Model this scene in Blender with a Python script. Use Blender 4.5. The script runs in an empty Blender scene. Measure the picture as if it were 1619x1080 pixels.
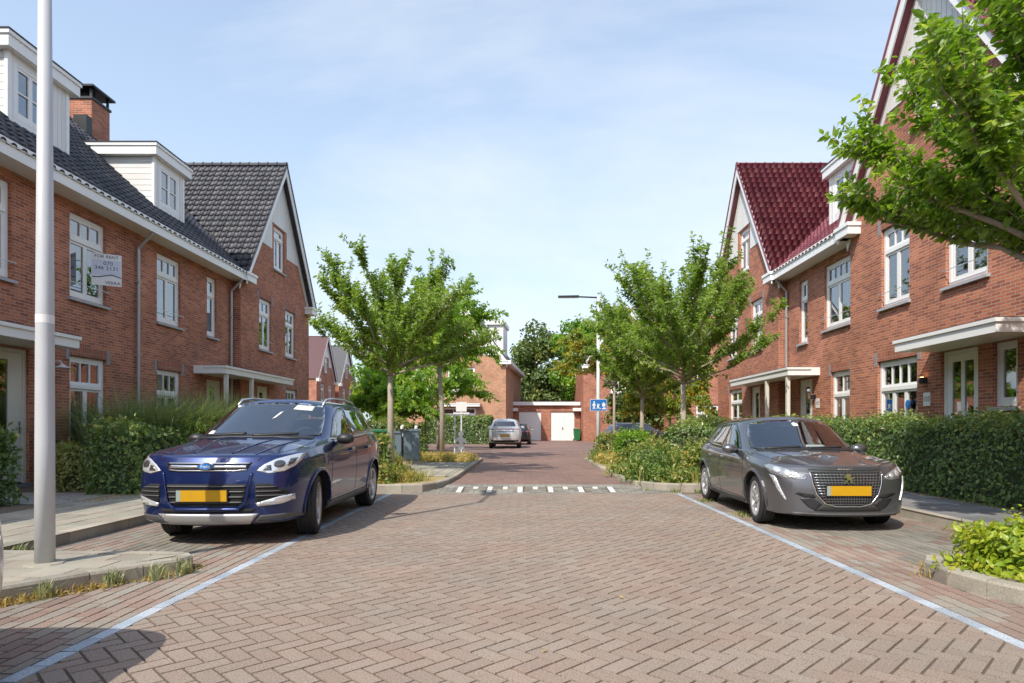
import bpy, bmesh, math, random
import numpy as np
from mathutils import Vector, Matrix
from mathutils.geometry import delaunay_2d_cdt
from mathutils.bvhtree import BVHTree

R = math.radians
scene = bpy.context.scene
C = scene.collection
random.seed(7)
rng = np.random.default_rng(7)

# ---------------------------------------------------------------- camera
CAM = Vector((0.0, 0.0, 1.26))
cam_d = bpy.data.cameras.new('camera')
cam_d.sensor_width = 36.0
cam_d.lens = 22.24
cam_d.shift_x = -0.0139
cam_d.shift_y = 0.0834
cam_d.clip_start = 0.05
cam_d.clip_end = 5000
cam = bpy.data.objects.new('camera', cam_d)
cam.location = CAM
cam.rotation_euler = (R(90), 0, 0)
C.objects.link(cam)
scene.camera = cam

# ---------------------------------------------------------------- sky and sun
SUN_TO = Vector((-0.48, -0.79, 1.0)).normalized()
sun_el = math.asin(SUN_TO.z)
sun_az = math.atan2(SUN_TO.x, SUN_TO.y)
world = bpy.data.worlds.new('World')
scene.world = world
world.use_nodes = True
wn, wl = world.node_tree.nodes, world.node_tree.links
wn.clear()
w_out = wn.new('ShaderNodeOutputWorld')
w_bg = wn.new('ShaderNodeBackground')
w_sky = wn.new('ShaderNodeTexSky')
w_sky.sky_type = 'NISHITA'
w_sky.sun_disc = False
w_sky.sun_elevation = sun_el
w_sky.sun_rotation = sun_az % (2 * math.pi)
w_sky.air_density = 1.0
w_sky.dust_density = 1.2
w_sky.ozone_density = 1.0
w_bg.inputs['Strength'].default_value = 0.15
# thin high cloud: noise on the sky plane
w_tc = wn.new('ShaderNodeTexCoord')
w_sep = wn.new('ShaderNodeSeparateXYZ')
wl.new(w_tc.outputs['Generated'], w_sep.inputs[0])
def wmath(op, a, b):
    n = wn.new('ShaderNodeMath'); n.operation = op
    for i, v in enumerate((a, b)):
        if isinstance(v, (int, float)): n.inputs[i].default_value = v
        else: wl.new(v, n.inputs[i])
    return n.outputs[0]
zz = wmath('ADD', wmath('MAXIMUM', w_sep.outputs['Z'], 0.0), 0.22)
px = wmath('DIVIDE', w_sep.outputs['X'], zz)
py = wmath('DIVIDE', w_sep.outputs['Y'], zz)
w_cmb = wn.new('ShaderNodeCombineXYZ')
wl.new(wmath('MULTIPLY', px, 0.75), w_cmb.inputs['X']); wl.new(wmath('MULTIPLY', py, 1.25), w_cmb.inputs['Y'])
w_cmb.inputs['Z'].default_value = 17.9
w_no = wn.new('ShaderNodeTexNoise')
w_no.inputs['Scale'].default_value = 0.85
w_no.inputs['Detail'].default_value = 9.0
w_no.inputs['Roughness'].default_value = 0.55
w_no.inputs['Distortion'].default_value = 0.5
wl.new(w_cmb.outputs[0], w_no.inputs['Vector'])
w_rmp = wn.new('ShaderNodeValToRGB')
w_rmp.color_ramp.elements[0].position = 0.47
w_rmp.color_ramp.elements[0].color = (0.0, 0.0, 0.0, 1)
w_rmp.color_ramp.elements[1].position = 0.76
w_rmp.color_ramp.elements[1].color = (0.72, 0.72, 0.72, 1)
wl.new(w_no.outputs['Fac'], w_rmp.inputs[0])
w_mix = wn.new('ShaderNodeMix'); w_mix.data_type = 'RGBA'
wl.new(w_rmp.outputs[0], w_mix.inputs[0])
w_pale = wn.new('ShaderNodeMix'); w_pale.data_type = 'RGBA'   # thin veil, thicker towards the horizon all round
w_v = wmath('POWER', wmath('SUBTRACT', 1.0, wmath('MAXIMUM', w_sep.outputs['Z'], 0.0)), 2.6)
wl.new(wmath('ADD', 0.26, wmath('MULTIPLY', w_v, 0.66)), w_pale.inputs[0])
wl.new(w_sky.outputs[0], w_pale.inputs[6]); w_pale.inputs[7].default_value = (2.55, 2.95, 3.30, 1)
wl.new(w_pale.outputs[2], w_mix.inputs[6])
w_mix.inputs[7].default_value = (3.5, 3.68, 3.85, 1)
wl.new(w_mix.outputs[2], w_bg.inputs['Color'])
wl.new(w_bg.outputs[0], w_out.inputs[0])

sun_d = bpy.data.lights.new('sun', 'SUN')
sun_d.energy = 2.5
sun_d.angle = R(0.53)
sun_d.color = (1.0, 0.93, 0.82)
sun = bpy.data.objects.new('sun', sun_d)
sun.rotation_euler = (-SUN_TO).to_track_quat('-Z', 'Y').to_euler()
sun.location = SUN_TO * 60
C.objects.link(sun)

scene.view_settings.view_transform = 'Standard'
scene.view_settings.look = 'None'
scene.view_settings.exposure = 0.97
scene.view_settings.gamma = 1.0
scene.view_settings.use_curve_mapping = False
scene.render.engine = 'CYCLES'
scene.cycles.use_denoising = True
scene.cycles.max_bounces = 7
scene.cycles.diffuse_bounces = 3
scene.cycles.glossy_bounces = 3
scene.cycles.transmission_bounces = 3
scene.cycles.transparent_max_bounces = 8
scene.cycles.caustics_reflective = False
scene.cycles.caustics_refractive = False
scene.cycles.sample_clamp_indirect = 6.0

# ---------------------------------------------------------------- materials
MATS = {}
def new_mat(name):
    m = bpy.data.materials.new(name); m.use_nodes = True
    nt = m.node_tree
    b = nt.nodes['Principled BSDF']
    MATS[name] = m
    return m, nt, b
def nmath(nt, op, a, b=None):
    n = nt.nodes.new('ShaderNodeMath'); n.operation = op
    for i, v in enumerate((a, b)):
        if v is None: continue
        if isinstance(v, (int, float)): n.inputs[i].default_value = v
        else: nt.links.new(v, n.inputs[i])
    return n.outputs[0]
def nnoise(nt, vec, scale, detail=4, rough=0.55):
    n = nt.nodes.new('ShaderNodeTexNoise')
    n.inputs['Scale'].default_value = scale; n.inputs['Detail'].default_value = detail
    n.inputs['Roughness'].default_value = rough
    if vec is not None: nt.links.new(vec, n.inputs['Vector'])
    return n.outputs['Fac']
def nmixc(nt, fac, a, b, mode='MIX'):
    n = nt.nodes.new('ShaderNodeMix'); n.data_type = 'RGBA'; n.blend_type = mode
    for i, v in ((0, fac), (6, a), (7, b)):
        if isinstance(v, (int, float)): n.inputs[i].default_value = v
        elif isinstance(v, tuple): n.inputs[i].default_value = v if len(v) == 4 else v + (1,)
        else: nt.links.new(v, n.inputs[i])
    return n.outputs[2]
def nramp(nt, fac, stops):
    n = nt.nodes.new('ShaderNodeValToRGB')
    cr = n.color_ramp
    while len(cr.elements) < len(stops): cr.elements.new(0.5)
    for e, (p, c) in zip(cr.elements, stops):
        e.position = p; e.color = c if len(c) == 4 else c + (1,)
    nt.links.new(fac, n.inputs[0])
    return n.outputs[0]
def nbump(nt, h, strength, dist, b):
    n = nt.nodes.new('ShaderNodeBump')
    n.inputs['Strength'].default_value = strength; n.inputs['Distance'].default_value = dist
    nt.links.new(h, n.inputs['Height']); nt.links.new(n.outputs[0], b.inputs['Normal'])
def obj_coord(nt):
    return nt.nodes.new('ShaderNodeTexCoord').outputs['Object']
def pos_coord(nt):
    return nt.nodes.new('ShaderNodeNewGeometry').outputs['Position']
def tone_fac(nt):
    """per-piece random number: fract(attribute tone + object random)"""
    a = nt.nodes.new('ShaderNodeAttribute'); a.attribute_name = 'tone'
    o = nt.nodes.new('ShaderNodeObjectInfo')
    return nmath(nt, 'FRACT', nmath(nt, 'ADD', a.outputs['Fac'], o.outputs['Random']))

def plain(name, col, rough=0.5, metal=0.0, spec=0.5, var=0.0, vscale=6.0, bump=0.0, bscale=60.0, coat=0.0):
    m, nt, b = new_mat(name)
    b.inputs['Base Color'].default_value = col + (1,)
    b.inputs['Roughness'].default_value = rough
    b.inputs['Metallic'].default_value = metal
    b.inputs['Specular IOR Level'].default_value = spec
    if coat:
        b.inputs['Coat Weight'].default_value = coat; b.inputs['Coat Roughness'].default_value = 0.03
    if var:
        f = nnoise(nt, pos_coord(nt), vscale, 5)
        c = nmixc(nt, f, tuple(x * (1 - var) for x in col), tuple(min(1, x * (1 + var)) for x in col))
        nt.links.new(c, b.inputs['Base Color'])
    if bump:
        nbump(nt, nnoise(nt, pos_coord(nt), bscale, 4), bump, 0.01, b)
    return m

def brick_mat(name, c1, c2, mortar, soldier=False):
    m, nt, b = new_mat(name)
    uv = nt.nodes.new('ShaderNodeTexCoord').outputs['UV']
    mp = nt.nodes.new('ShaderNodeMapping')
    if soldier: mp.inputs['Rotation'].default_value = (0, 0, R(90))
    nt.links.new(uv, mp.inputs['Vector'])
    v = mp.outputs[0]
    br = nt.nodes.new('ShaderNodeTexBrick')
    br.offset = 0.0 if soldier else 0.5
    br.inputs['Scale'].default_value = 1.0
    br.inputs['Brick Width'].default_value = 0.22
    br.inputs['Row Height'].default_value = 0.0625
    br.inputs['Mortar Size'].default_value = 0.0075
    br.inputs['Mortar Smooth'].default_value = 0.25
    br.inputs['Bias'].default_value = -0.15
    br.inputs['Color1'].default_value = c1 + (1,)
    br.inputs['Color2'].default_value = c2 + (1,)
    br.inputs['Mortar'].default_value = mortar + (1,)
    nt.links.new(v, br.inputs['Vector'])
    # big soft weathering and per brick flecks
    f1 = nnoise(nt, v, 0.9, 5)
    f2 = nnoise(nt, v, 38.0, 3)
    # second random per brick, from a white noise on the brick cell
    c = nmixc(nt, 1.0, br.outputs['Color'], nramp(nt, f1, [(0.3, (0.74, 0.72, 0.72)), (0.7, (1.12, 1.1, 1.1))]), 'MULTIPLY')
    c = nmixc(nt, 1.0, c, nramp(nt, f2, [(0.25, (0.72, 0.72, 0.75)), (0.75, (1.22, 1.2, 1.15))]), 'MULTIPLY')
    nt.links.new(c, b.inputs['Base Color'])
    b.inputs['Roughness'].default_value = 0.85
    b.inputs['Specular IOR Level'].default_value = 0.25
    h = nmath(nt, 'ADD', nmath(nt, 'MULTIPLY', br.outputs['Fac'], -1.0), nmath(nt, 'MULTIPLY', f2, 0.5))
    nbump(nt, h, 0.7, 0.008, b)
    return m

def piece_mat(name, stops, rough=0.8, grain=0.25, gscale=220.0, big=0.25, bigscale=0.7, bump=0.35, spec=0.3):
    """pavers, slabs, tiles: colour by a random number per piece, grain and soft stains on top"""
    m, nt, b = new_mat(name)
    c = nramp(nt, tone_fac(nt), stops)
    p = pos_coord(nt)
    f2 = nnoise(nt, p, gscale, 2, 0.7)
    f1 = nnoise(nt, p, bigscale, 5, 0.6)
    c = nmixc(nt, 1.0, c, nramp(nt, f2, [(0.3, (1 - grain,) * 3), (0.7, (1 + grain,) * 3)]), 'MULTIPLY')
    c = nmixc(nt, 1.0, c, nramp(nt, f1, [(0.3, (1 - big, 1 - big, 1 - big * 0.9)), (0.7, (1 + big * 0.7,) * 3)]), 'MULTIPLY')
    f3 = nnoise(nt, p, bigscale * 2.6, 3, 0.5)
    c = nmixc(nt, 1.0, c, nramp(nt, f3, [(0.35, (1.04, 0.98, 0.955)), (0.65, (0.97, 1.01, 1.01))]), 'MULTIPLY')
    nt.links.new(c, b.inputs['Base Color'])
    b.inputs['Roughness'].default_value = rough
    b.inputs['Specular IOR Level'].default_value = spec
    if bump: nbump(nt, f2, bump, 0.004, b)
    return m

def leaf_mat(name, stops, trans=0.45, rough=0.42):
    m, nt, b = new_mat(name)
    a = nt.nodes.new('ShaderNodeAttribute'); a.attribute_name = 'tone'
    o = nt.nodes.new('ShaderNodeObjectInfo')
    # single leaves carry no tone attribute: they take their number from the object
    f = nmath(nt, 'ADD', a.outputs['Fac'], nmath(nt, 'MULTIPLY', nmath(nt, 'SUBTRACT', 1.0, nmath(nt, 'GREATER_THAN', a.outputs['Fac'], 0.0)), o.outputs['Random']))
    c = nramp(nt, f, stops)
    nt.links.new(c, b.inputs['Base Color'])
    b.inputs['Roughness'].default_value = rough
    b.inputs['Specular IOR Level'].default_value = 0.6
    t = nt.nodes.new('ShaderNodeBsdfTranslucent')
    tc = nmixc(nt, 1.0, c, (1.55, 1.6, 0.55), 'MULTIPLY')
    nt.links.new(tc, t.inputs['Color'])
    mx = nt.nodes.new('ShaderNodeMixShader'); mx.inputs[0].default_value = trans
    nt.links.new(b.outputs[0], mx.inputs[1]); nt.links.new(t.outputs[0], mx.inputs[2])
    nt.links.new(mx.outputs[0], nt.nodes['Material Output'].inputs[0])
    return m

def glass_mat(name, tint=(0.55, 0.6, 0.6), base=0.16):
    m, nt, b = new_mat(name)
    nt.nodes.remove(b)
    tr = nt.nodes.new('ShaderNodeBsdfTransparent'); tr.inputs[0].default_value = tint + (1,)
    gl = nt.nodes.new('ShaderNodeBsdfGlossy'); gl.inputs['Roughness'].default_value = 0.01
    gl.inputs[0].default_value = (0.95, 0.97, 1, 1)
    fr = nt.nodes.new('ShaderNodeFresnel'); fr.inputs[0].default_value = 1.55
    f = nmath(nt, 'ADD', nmath(nt, 'MULTIPLY', fr.outputs[0], 1.5), base)
    mx = nt.nodes.new('ShaderNodeMixShader')
    nt.links.new(nmath(nt, 'MINIMUM', f, 0.95), mx.inputs[0])
    nt.links.new(tr.outputs[0], mx.inputs[1]); nt.links.new(gl.outputs[0], mx.inputs[2])
    nt.links.new(mx.outputs[0], nt.nodes['Material Output'].inputs[0])
    return m

brick_mat('brick', (0.57, 0.21, 0.115), (0.28, 0.09, 0.06), (0.47, 0.375, 0.305))
brick_mat('brick_soldier', (0.47, 0.165, 0.092), (0.31, 0.10, 0.066), (0.40, 0.31, 0.25), True)
brick_mat('brick_orange', (0.60, 0.31, 0.175), (0.42, 0.19, 0.105), (0.50, 0.41, 0.33))
plain('white_paint', (0.86, 0.86, 0.85), 0.38, var=0.04, vscale=3)
plain('cream_paint', (0.72, 0.70, 0.62), 0.42, var=0.04, vscale=3)
plain('grey_stone', (0.26, 0.28, 0.31), 0.8, var=0.18, vscale=14, bump=0.3)
plain('sill_stone', (0.42, 0.43, 0.45), 0.7, var=0.12, vscale=10)
plain('zinc', (0.40, 0.41, 0.42), 0.45, metal=0.4, var=0.1)
plain('dark_metal', (0.035, 0.037, 0.04), 0.4, metal=0.5)
plain('bitumen', (0.06, 0.06, 0.065), 0.85, var=0.2)
plain('steel', (0.6, 0.61, 0.62), 0.35, metal=0.9)
plain('chrome', (0.85, 0.86, 0.87), 0.12, metal=1.0)
plain('pole_paint', (0.53, 0.55, 0.57), 0.42, var=0.08, vscale=5, bump=0.05)
plain('pole_white', (0.72, 0.73, 0.73), 0.4, var=0.06)
plain('curtain', (0.75, 0.75, 0.72), 0.9)
plain('room', (0.30, 0.28, 0.25), 0.9)
plain('ink', (0.03, 0.04, 0.07), 0.6)
plain('sign_white', (0.80, 0.80, 0.80), 0.35)
plain('sign_grey', (0.62, 0.66, 0.78), 0.35)
plain('sign_blue', (0.02, 0.17, 0.52), 0.35)
plain('rubber', (0.022, 0.022, 0.023), 0.75, var=0.3, vscale=30)
plain('black_plastic', (0.02, 0.02, 0.022), 0.45)
plain('black_void', (0.008, 0.008, 0.008), 0.8)
plain('cabinet_grey', (0.14, 0.19, 0.23), 0.45, var=0.12, vscale=4)
plain('bin_green', (0.02, 0.16, 0.06), 0.5)
plain('plate_yellow', (0.55, 0.30, 0.008), 0.4, var=0.1, vscale=9)
plain('plate_blue', (0.30, 0.36, 0.34), 0.4)
plain('bark', (0.36, 0.31, 0.25), 0.9, var=0.35, vscale=25, bump=0.6, bscale=45)
plain('bark_dark', (0.10, 0.075, 0.055), 0.9, var=0.35, vscale=25, bump=0.6)
plain('soil', (0.16, 0.12, 0.085), 0.95, var=0.4, vscale=5, bump=0.8, bscale=30)
plain('straw_ground', (0.36, 0.28, 0.13), 0.95, var=0.35, vscale=7, bump=0.8, bscale=60)
plain('lamp_glow', (0.9, 0.6, 0.25), 0.4)
plain('tile_edge', (0.06, 0.055, 0.06), 0.5)
_m, _nt, _b = new_mat('lamp_lit')
_b.inputs['Base Color'].default_value = (1, 0.75, 0.4, 1)
_b.inputs['Emission Color'].default_value = (1, 0.6, 0.22, 1)
_b.inputs['Emission Strength'].default_value = 6.0
piece_mat('tile_dark', [(0.0, (0.035, 0.037, 0.048)), (0.6, (0.058, 0.060, 0.072)), (1.0, (0.085, 0.085, 0.095))], 0.5, 0.12, 60, 0.2, 0.8, 0.1, 0.35)
piece_mat('tile_red', [(0.0, (0.152, 0.032, 0.048)), (0.6, (0.208, 0.051, 0.067)), (1.0, (0.264, 0.088, 0.096))], 0.55, 0.12, 60, 0.2, 0.8, 0.1, 0.5)
piece_mat('paver_road', [(0.0, (0.272, 0.212, 0.172)), (0.5, (0.290, 0.230, 0.187)), (1.0, (0.308, 0.250, 0.205))], 0.85, 0.42, 110, 0.11, 0.5, 0.5)
piece_mat('paver_bay', [(0.0, (0.250, 0.178, 0.145)), (0.4, (0.29, 0.215, 0.175)), (0.7, (0.30, 0.258, 0.212)), (1.0, (0.285, 0.262, 0.222))], 0.85, 0.35, 110, 0.3, 0.5)
piece_mat('paver_grey', [(0.0, (0.22, 0.215, 0.19)), (1.0, (0.33, 0.31, 0.27))], 0.85, 0.2, 260, 0.2, 0.6)
piece_mat('paver_white', [(0.0, (0.66, 0.65, 0.61)), (1.0, (0.78, 0.77, 0.73))], 0.7, 0.1, 200, 0.1, 1.0)
piece_mat('paver_blue', [(0.0, (0.32, 0.37, 0.42)), (1.0, (0.43, 0.48, 0.53))], 0.75, 0.35, 90, 0.25, 2.5)
piece_mat('slab_grey', [(0.0, (0.295, 0.275, 0.225)), (0.5, (0.345, 0.32, 0.262)), (1.0, (0.385, 0.355, 0.29))], 0.85, 0.22, 150, 0.22, 0.8)
piece_mat('slab_dark', [(0.0, (0.17, 0.17, 0.172)), (0.5, (0.21, 0.21, 0.212)), (1.0, (0.25, 0.248, 0.245))], 0.85, 0.2, 150, 0.25, 0.8)
piece_mat('kerb_stone', [(0.0, (0.30, 0.275, 0.225)), (1.0, (0.41, 0.375, 0.305))], 0.88, 0.3, 120, 0.32, 1.6)
piece_mat('joint_sand', [(0.0, (0.125, 0.098, 0.075)), (1.0, (0.145, 0.115, 0.09))], 0.95, 0.3, 200, 0.3, 1.5)
piece_mat('gravel', [(0.0, (0.34, 0.315, 0.28)), (1.0, (0.55, 0.51, 0.46))], 0.9, 0.6, 45, 0.2, 2.0, 1.0)
piece_mat('board_white', [(0.0, (0.74, 0.74, 0.72)), (1.0, (0.81, 0.81, 0.80))], 0.42, 0.03, 60, 0.05, 1.0, 0.0)
glass_mat('pane_glass')
leaf_mat('leaf_hornbeam', [(0.0, (0.105, 0.175, 0.035)), (0.45, (0.215, 0.325, 0.065)), (0.85, (0.35, 0.46, 0.11)), (1.0, (0.47, 0.51, 0.18))], 0.5)
leaf_mat('leaf_locust', [(0.0, (0.10, 0.20, 0.022)), (0.5, (0.20, 0.36, 0.035)), (0.85, (0.34, 0.46, 0.045)), (1.0, (0.60, 0.46, 0.05))], 0.45)
leaf_mat('leaf_locust_autumn', [(0.0, (0.090, 0.156, 0.022)), (0.5, (0.204, 0.288, 0.036)), (0.75, (0.456, 0.384, 0.036)), (1.0, (0.660, 0.312, 0.036))], 0.4)
leaf_mat('leaf_cherry', [(0.0, (0.085, 0.165, 0.022)), (0.45, (0.19, 0.32, 0.045)), (0.85, (0.34, 0.46, 0.08)), (1.0, (0.48, 0.50, 0.14))], 0.45)
leaf_mat('leaf_far', [(0.0, (0.056, 0.101, 0.023)), (0.6, (0.138, 0.194, 0.042)), (1.0, (0.276, 0.276, 0.065))], 0.25)
leaf_mat('leaf_hedge', [(0.0, (0.07, 0.13, 0.045)), (0.5, (0.17, 0.265, 0.085)), (0.85, (0.36, 0.42, 0.12)), (1.0, (0.55, 0.46, 0.15))], 0.35, 0.36)
leaf_mat('leaf_lime', [(0.0, (0.10, 0.17, 0.016)), (0.4, (0.22, 0.32, 0.022)), (0.8, (0.38, 0.44, 0.03)), (1.0, (0.48, 0.45, 0.05))], 0.35)
leaf_mat('leaf_weed', [(0.0, (0.065, 0.130, 0.026)), (0.45, (0.156, 0.247, 0.046)), (0.75, (0.390, 0.364, 0.104)), (1.0, (0.546, 0.390, 0.143))], 0.35)
leaf_mat('leaf_grass', [(0.0, (0.10, 0.145, 0.075)), (0.6, (0.21, 0.275, 0.15)), (1.0, (0.44, 0.42, 0.26))], 0.35)
leaf_mat('leaf_straw', [(0.0, (0.30, 0.24, 0.09)), (0.5, (0.48, 0.37, 0.14)), (1.0, (0.55, 0.35, 0.11))], 0.3)

# ---------------------------------------------------------------- builders
def tag(o, label=None, cat=None, group=None, kind=None):
    if label: o['label'] = label
    if cat: o['category'] = cat
    if group: o['group'] = group
    if kind: o['kind'] = kind
    return o
def empty(name, loc=(0, 0, 0), rz=0.0, parent=None):
    o = bpy.data.objects.new(name, None); C.objects.link(o)
    o.location = loc; o.rotation_euler = (0, 0, rz); o.parent = parent
    o.empty_display_size = 0.1
    return o
def link(name, me, parent=None, mat=None):
    o = bpy.data.objects.new(name, me); C.objects.link(o); o.parent = parent
    if mat is not None and not me.materials: me.materials.append(MATS[mat] if isinstance(mat, str) else mat)
    return o

class MB:
    """collects shapes, builds ONE mesh object"""
    def __init__(self): self.bm = bmesh.new()
    def poly(self, pts):
        try: return self.bm.faces.new([self.bm.verts.new(p) for p in pts])
        except ValueError: return None
    def box(self, x0, x1, y0, y1, z0, z1):
        v = [self.bm.verts.new(p) for p in ((x0,y0,z0),(x1,y0,z0),(x1,y1,z0),(x0,y1,z0),(x0,y0,z1),(x1,y0,z1),(x1,y1,z1),(x0,y1,z1))]
        for f in ((3,2,1,0),(4,5,6,7),(0,1,5,4),(1,2,6,5),(2,3,7,6),(3,0,4,7)): self.bm.faces.new([v[i] for i in f])
        return self
    def prism(self, poly, off):
        """solid between polygon (3d points) and the same polygon moved by off"""
        off = Vector(off)
        a = [self.bm.verts.new(p) for p in poly]
        b = [self.bm.verts.new(Vector(p) + off) for p in poly]
        n = len(a)
        self.bm.faces.new(a); self.bm.faces.new(b[::-1])
        for i in range(n): self.bm.faces.new((a[i], b[i], b[(i+1) % n], a[(i+1) % n]))
        return self
    def tube(self, pts, rad, n=8, cap=True):
        pts = [Vector(p) for p in pts]
        if not hasattr(rad, '__len__'): rad = [rad] * len(pts)
        rings = []; u = None
        for i, p in enumerate(pts):
            d = (pts[min(i+1, len(pts)-1)] - pts[max(i-1, 0)]).normalized()
            if u is None: u = d.orthogonal().normalized()
            u = (u - d * u.dot(d))
            u = u.normalized() if u.length > 1e-6 else d.orthogonal().normalized()
            w = d.cross(u)
            rings.append([self.bm.verts.new(p + (u * math.cos(2*math.pi*k/n) + w * math.sin(2*math.pi*k/n)) * rad[i]) for k in range(n)])
        for a, b in zip(rings, rings[1:]):
            for k in range(n): self.bm.faces.new((a[k], a[(k+1) % n], b[(k+1) % n], b[k]))
        if cap:
            self.bm.faces.new(rings[0][::-1]); self.bm.faces.new(rings[-1])
        return self
    def lathe(self, prof, n=24, c=(0, 0, 0), axis='Z', caps=True):
        """prof: (radius, height) list"""
        c = Vector(c); rings = []
        for r, h in prof:
            ring = []
            for k in range(n):
                a = 2*math.pi*k/n
                if axis == 'Z': p = (r*math.cos(a), r*math.sin(a), h)
                else: p = (h, r*math.cos(a), r*math.sin(a))
                ring.append(self.bm.verts.new(c + Vector(p)))
            rings.append(ring)
        for a, b in zip(rings, rings[1:]):
            for k in range(n): self.bm.faces.new((a[k], a[(k+1) % n], b[(k+1) % n], b[k]))
        for ring in ((rings[0][::-1], rings[-1]) if caps else ()):
            try: self.bm.faces.new(ring)
            except ValueError: pass
        return self
    def clip(self, co, no):
        g = self.bm.verts[:] + self.bm.edges[:] + self.bm.faces[:]
        bmesh.ops.bisect_plane(self.bm, geom=g, plane_co=co, plane_no=no, clear_outer=True, dist=1e-5)
        return self
    def fill(self):
        e = [x for x in self.bm.edges if x.is_boundary]
        if e: bmesh.ops.holes_fill(self.bm, edges=e, sides=0)
        return self
    def bevel(self, w, seg=1):
        bmesh.ops.remove_doubles(self.bm, verts=self.bm.verts[:], dist=1e-5)
        bmesh.ops.bevel(self.bm, geom=self.bm.edges[:], offset=w, segments=seg, affect='EDGES', clamp_overlap=True)
        return self
    def mesh(self, name, mat, smooth=False, uv=False, recalc=True):
        bm = self.bm
        if recalc: bmesh.ops.recalc_face_normals(bm, faces=bm.faces[:])
        bm.normal_update()
        if uv:
            l = bm.loops.layers.uv.new('UVMap')
            for f in bm.faces:
                n = f.normal; ax = max(range(3), key=lambda i: abs(n[i]))
                for lp in f.loops:
                    p = lp.vert.co
                    lp[l].uv = (p.y, p.z) if ax == 0 else ((p.x, p.z) if ax == 1 else (p.x, p.y))
        if smooth:
            for f in bm.faces: f.smooth = True
        me = bpy.data.meshes.new(name); bm.to_mesh(me); bm.free()
        if mat: me.materials.append(MATS[mat] if isinstance(mat, str) else mat)
        return me
    def build(self, name, mat, parent=None, **k):
        return link(name, self.mesh(name, mat, **k), parent)

def np_mesh(name, verts, faces, mat, tone=None, smooth=False):
    """fast mesh from arrays; tone = one number per vertex"""
    me = bpy.data.meshes.new(name)
    verts = np.asarray(verts, dtype=np.float32); faces = np.asarray(faces, dtype=np.int32)
    n, k = faces.shape
    me.vertices.add(len(verts)); me.vertices.foreach_set('co', verts.ravel())
    me.loops.add(n * k); me.loops.foreach_set('vertex_index', faces.ravel())
    me.polygons.add(n); me.polygons.foreach_set('loop_start', np.arange(0, n*k, k, dtype=np.int32))
    me.polygons.foreach_set('loop_total', np.full(n, k, dtype=np.int32))
    me.polygons.foreach_set('use_smooth', np.full(n, bool(smooth)))
    if tone is not None:
        at = me.attributes.new('tone', 'FLOAT', 'POINT'); at.data.foreach_set('value', np.asarray(tone, dtype=np.float32))
    me.update(calc_edges=True)
    me.materials.append(MATS[mat] if isinstance(mat, str) else mat)
    return me

def unit(a): return a / np.maximum(np.linalg.norm(a, axis=-1, keepdims=True), 1e-9)

def leaves_mesh(name, P, D, N, S, W, tone, mat, fine=False):
    """one small folded leaf per row"""
    n = len(P); D = unit(D); B = unit(np.cross(D, N)); N = np.cross(B, D)
    S = np.asarray(S).reshape(-1, 1) * np.ones((n, 1)); W = np.asarray(W).reshape(-1, 1) * np.ones((n, 1))
    if fine:
        cols = [P, P + D*.28*S + B*.42*W + N*.10*W, P + D*.62*S + B*.40*W + N*.05*W - N*.03*S, P + D*S - N*.16*S,
                P + D*.62*S - B*.40*W + N*.05*W - N*.03*S, P + D*.28*S - B*.42*W + N*.10*W, P + D*.5*S - N*.02*S]
        tri = np.array([(0,1,6),(1,2,6),(2,3,6),(3,4,6),(4,5,6),(5,0,6)])
    else:
        cols = [P, P + D*.45*S + B*.5*W + N*.12*W, P + D*S - N*.12*S, P + D*.45*S - B*.5*W + N*.12*W]
        tri = np.array([(0,1,2),(0,2,3)])
    k = len(cols)
    V = np.stack(cols, 1).reshape(-1, 3)
    F = (tri[None] + (np.arange(n) * k)[:, None, None]).reshape(-1, 3)
    return np_mesh(name, V, F, mat, np.repeat(np.clip(tone, 0.004, 1), k))

def rand_dirs(n, r=rng):
    return unit(r.normal(size=(n, 3)))

def text_mesh(s, size, mat, name, parent, loc, rot, extrude=0.001, align='CENTER'):
    cu = bpy.data.curves.new(name, 'FONT'); cu.body = s; cu.size = size; cu.align_x = align; cu.align_y = 'CENTER'
    cu.extrude = extrude; cu.resolution_u = 2
    t = bpy.data.objects.new(name + '_tmp', cu); C.objects.link(t)
    bpy.context.view_layer.update()
    me = bpy.data.meshes.new_from_object(t.evaluated_get(bpy.context.evaluated_depsgraph_get()))
    bpy.data.objects.remove(t); bpy.data.curves.remove(cu)
    me.name = name
    me.materials.clear(); me.materials.append(MATS[mat])
    o = link(name, me, parent)
    o.location = loc; o.rotation_euler = rot
    return o
# ================================================================ GROUND
def sheet(name, pts, z, mat, parent=None, kind='structure'):
    mb = MB(); mb.poly([(x, y, z) if not callable(z) else (x, y, z(x, y)) for x, y in pts])
    o = mb.build(name, mat, parent)
    for p in o.data.polygons:
        if p.normal.z < 0: o.data.flip_normals(); break
    if kind: o['kind'] = kind
    return o

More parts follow.
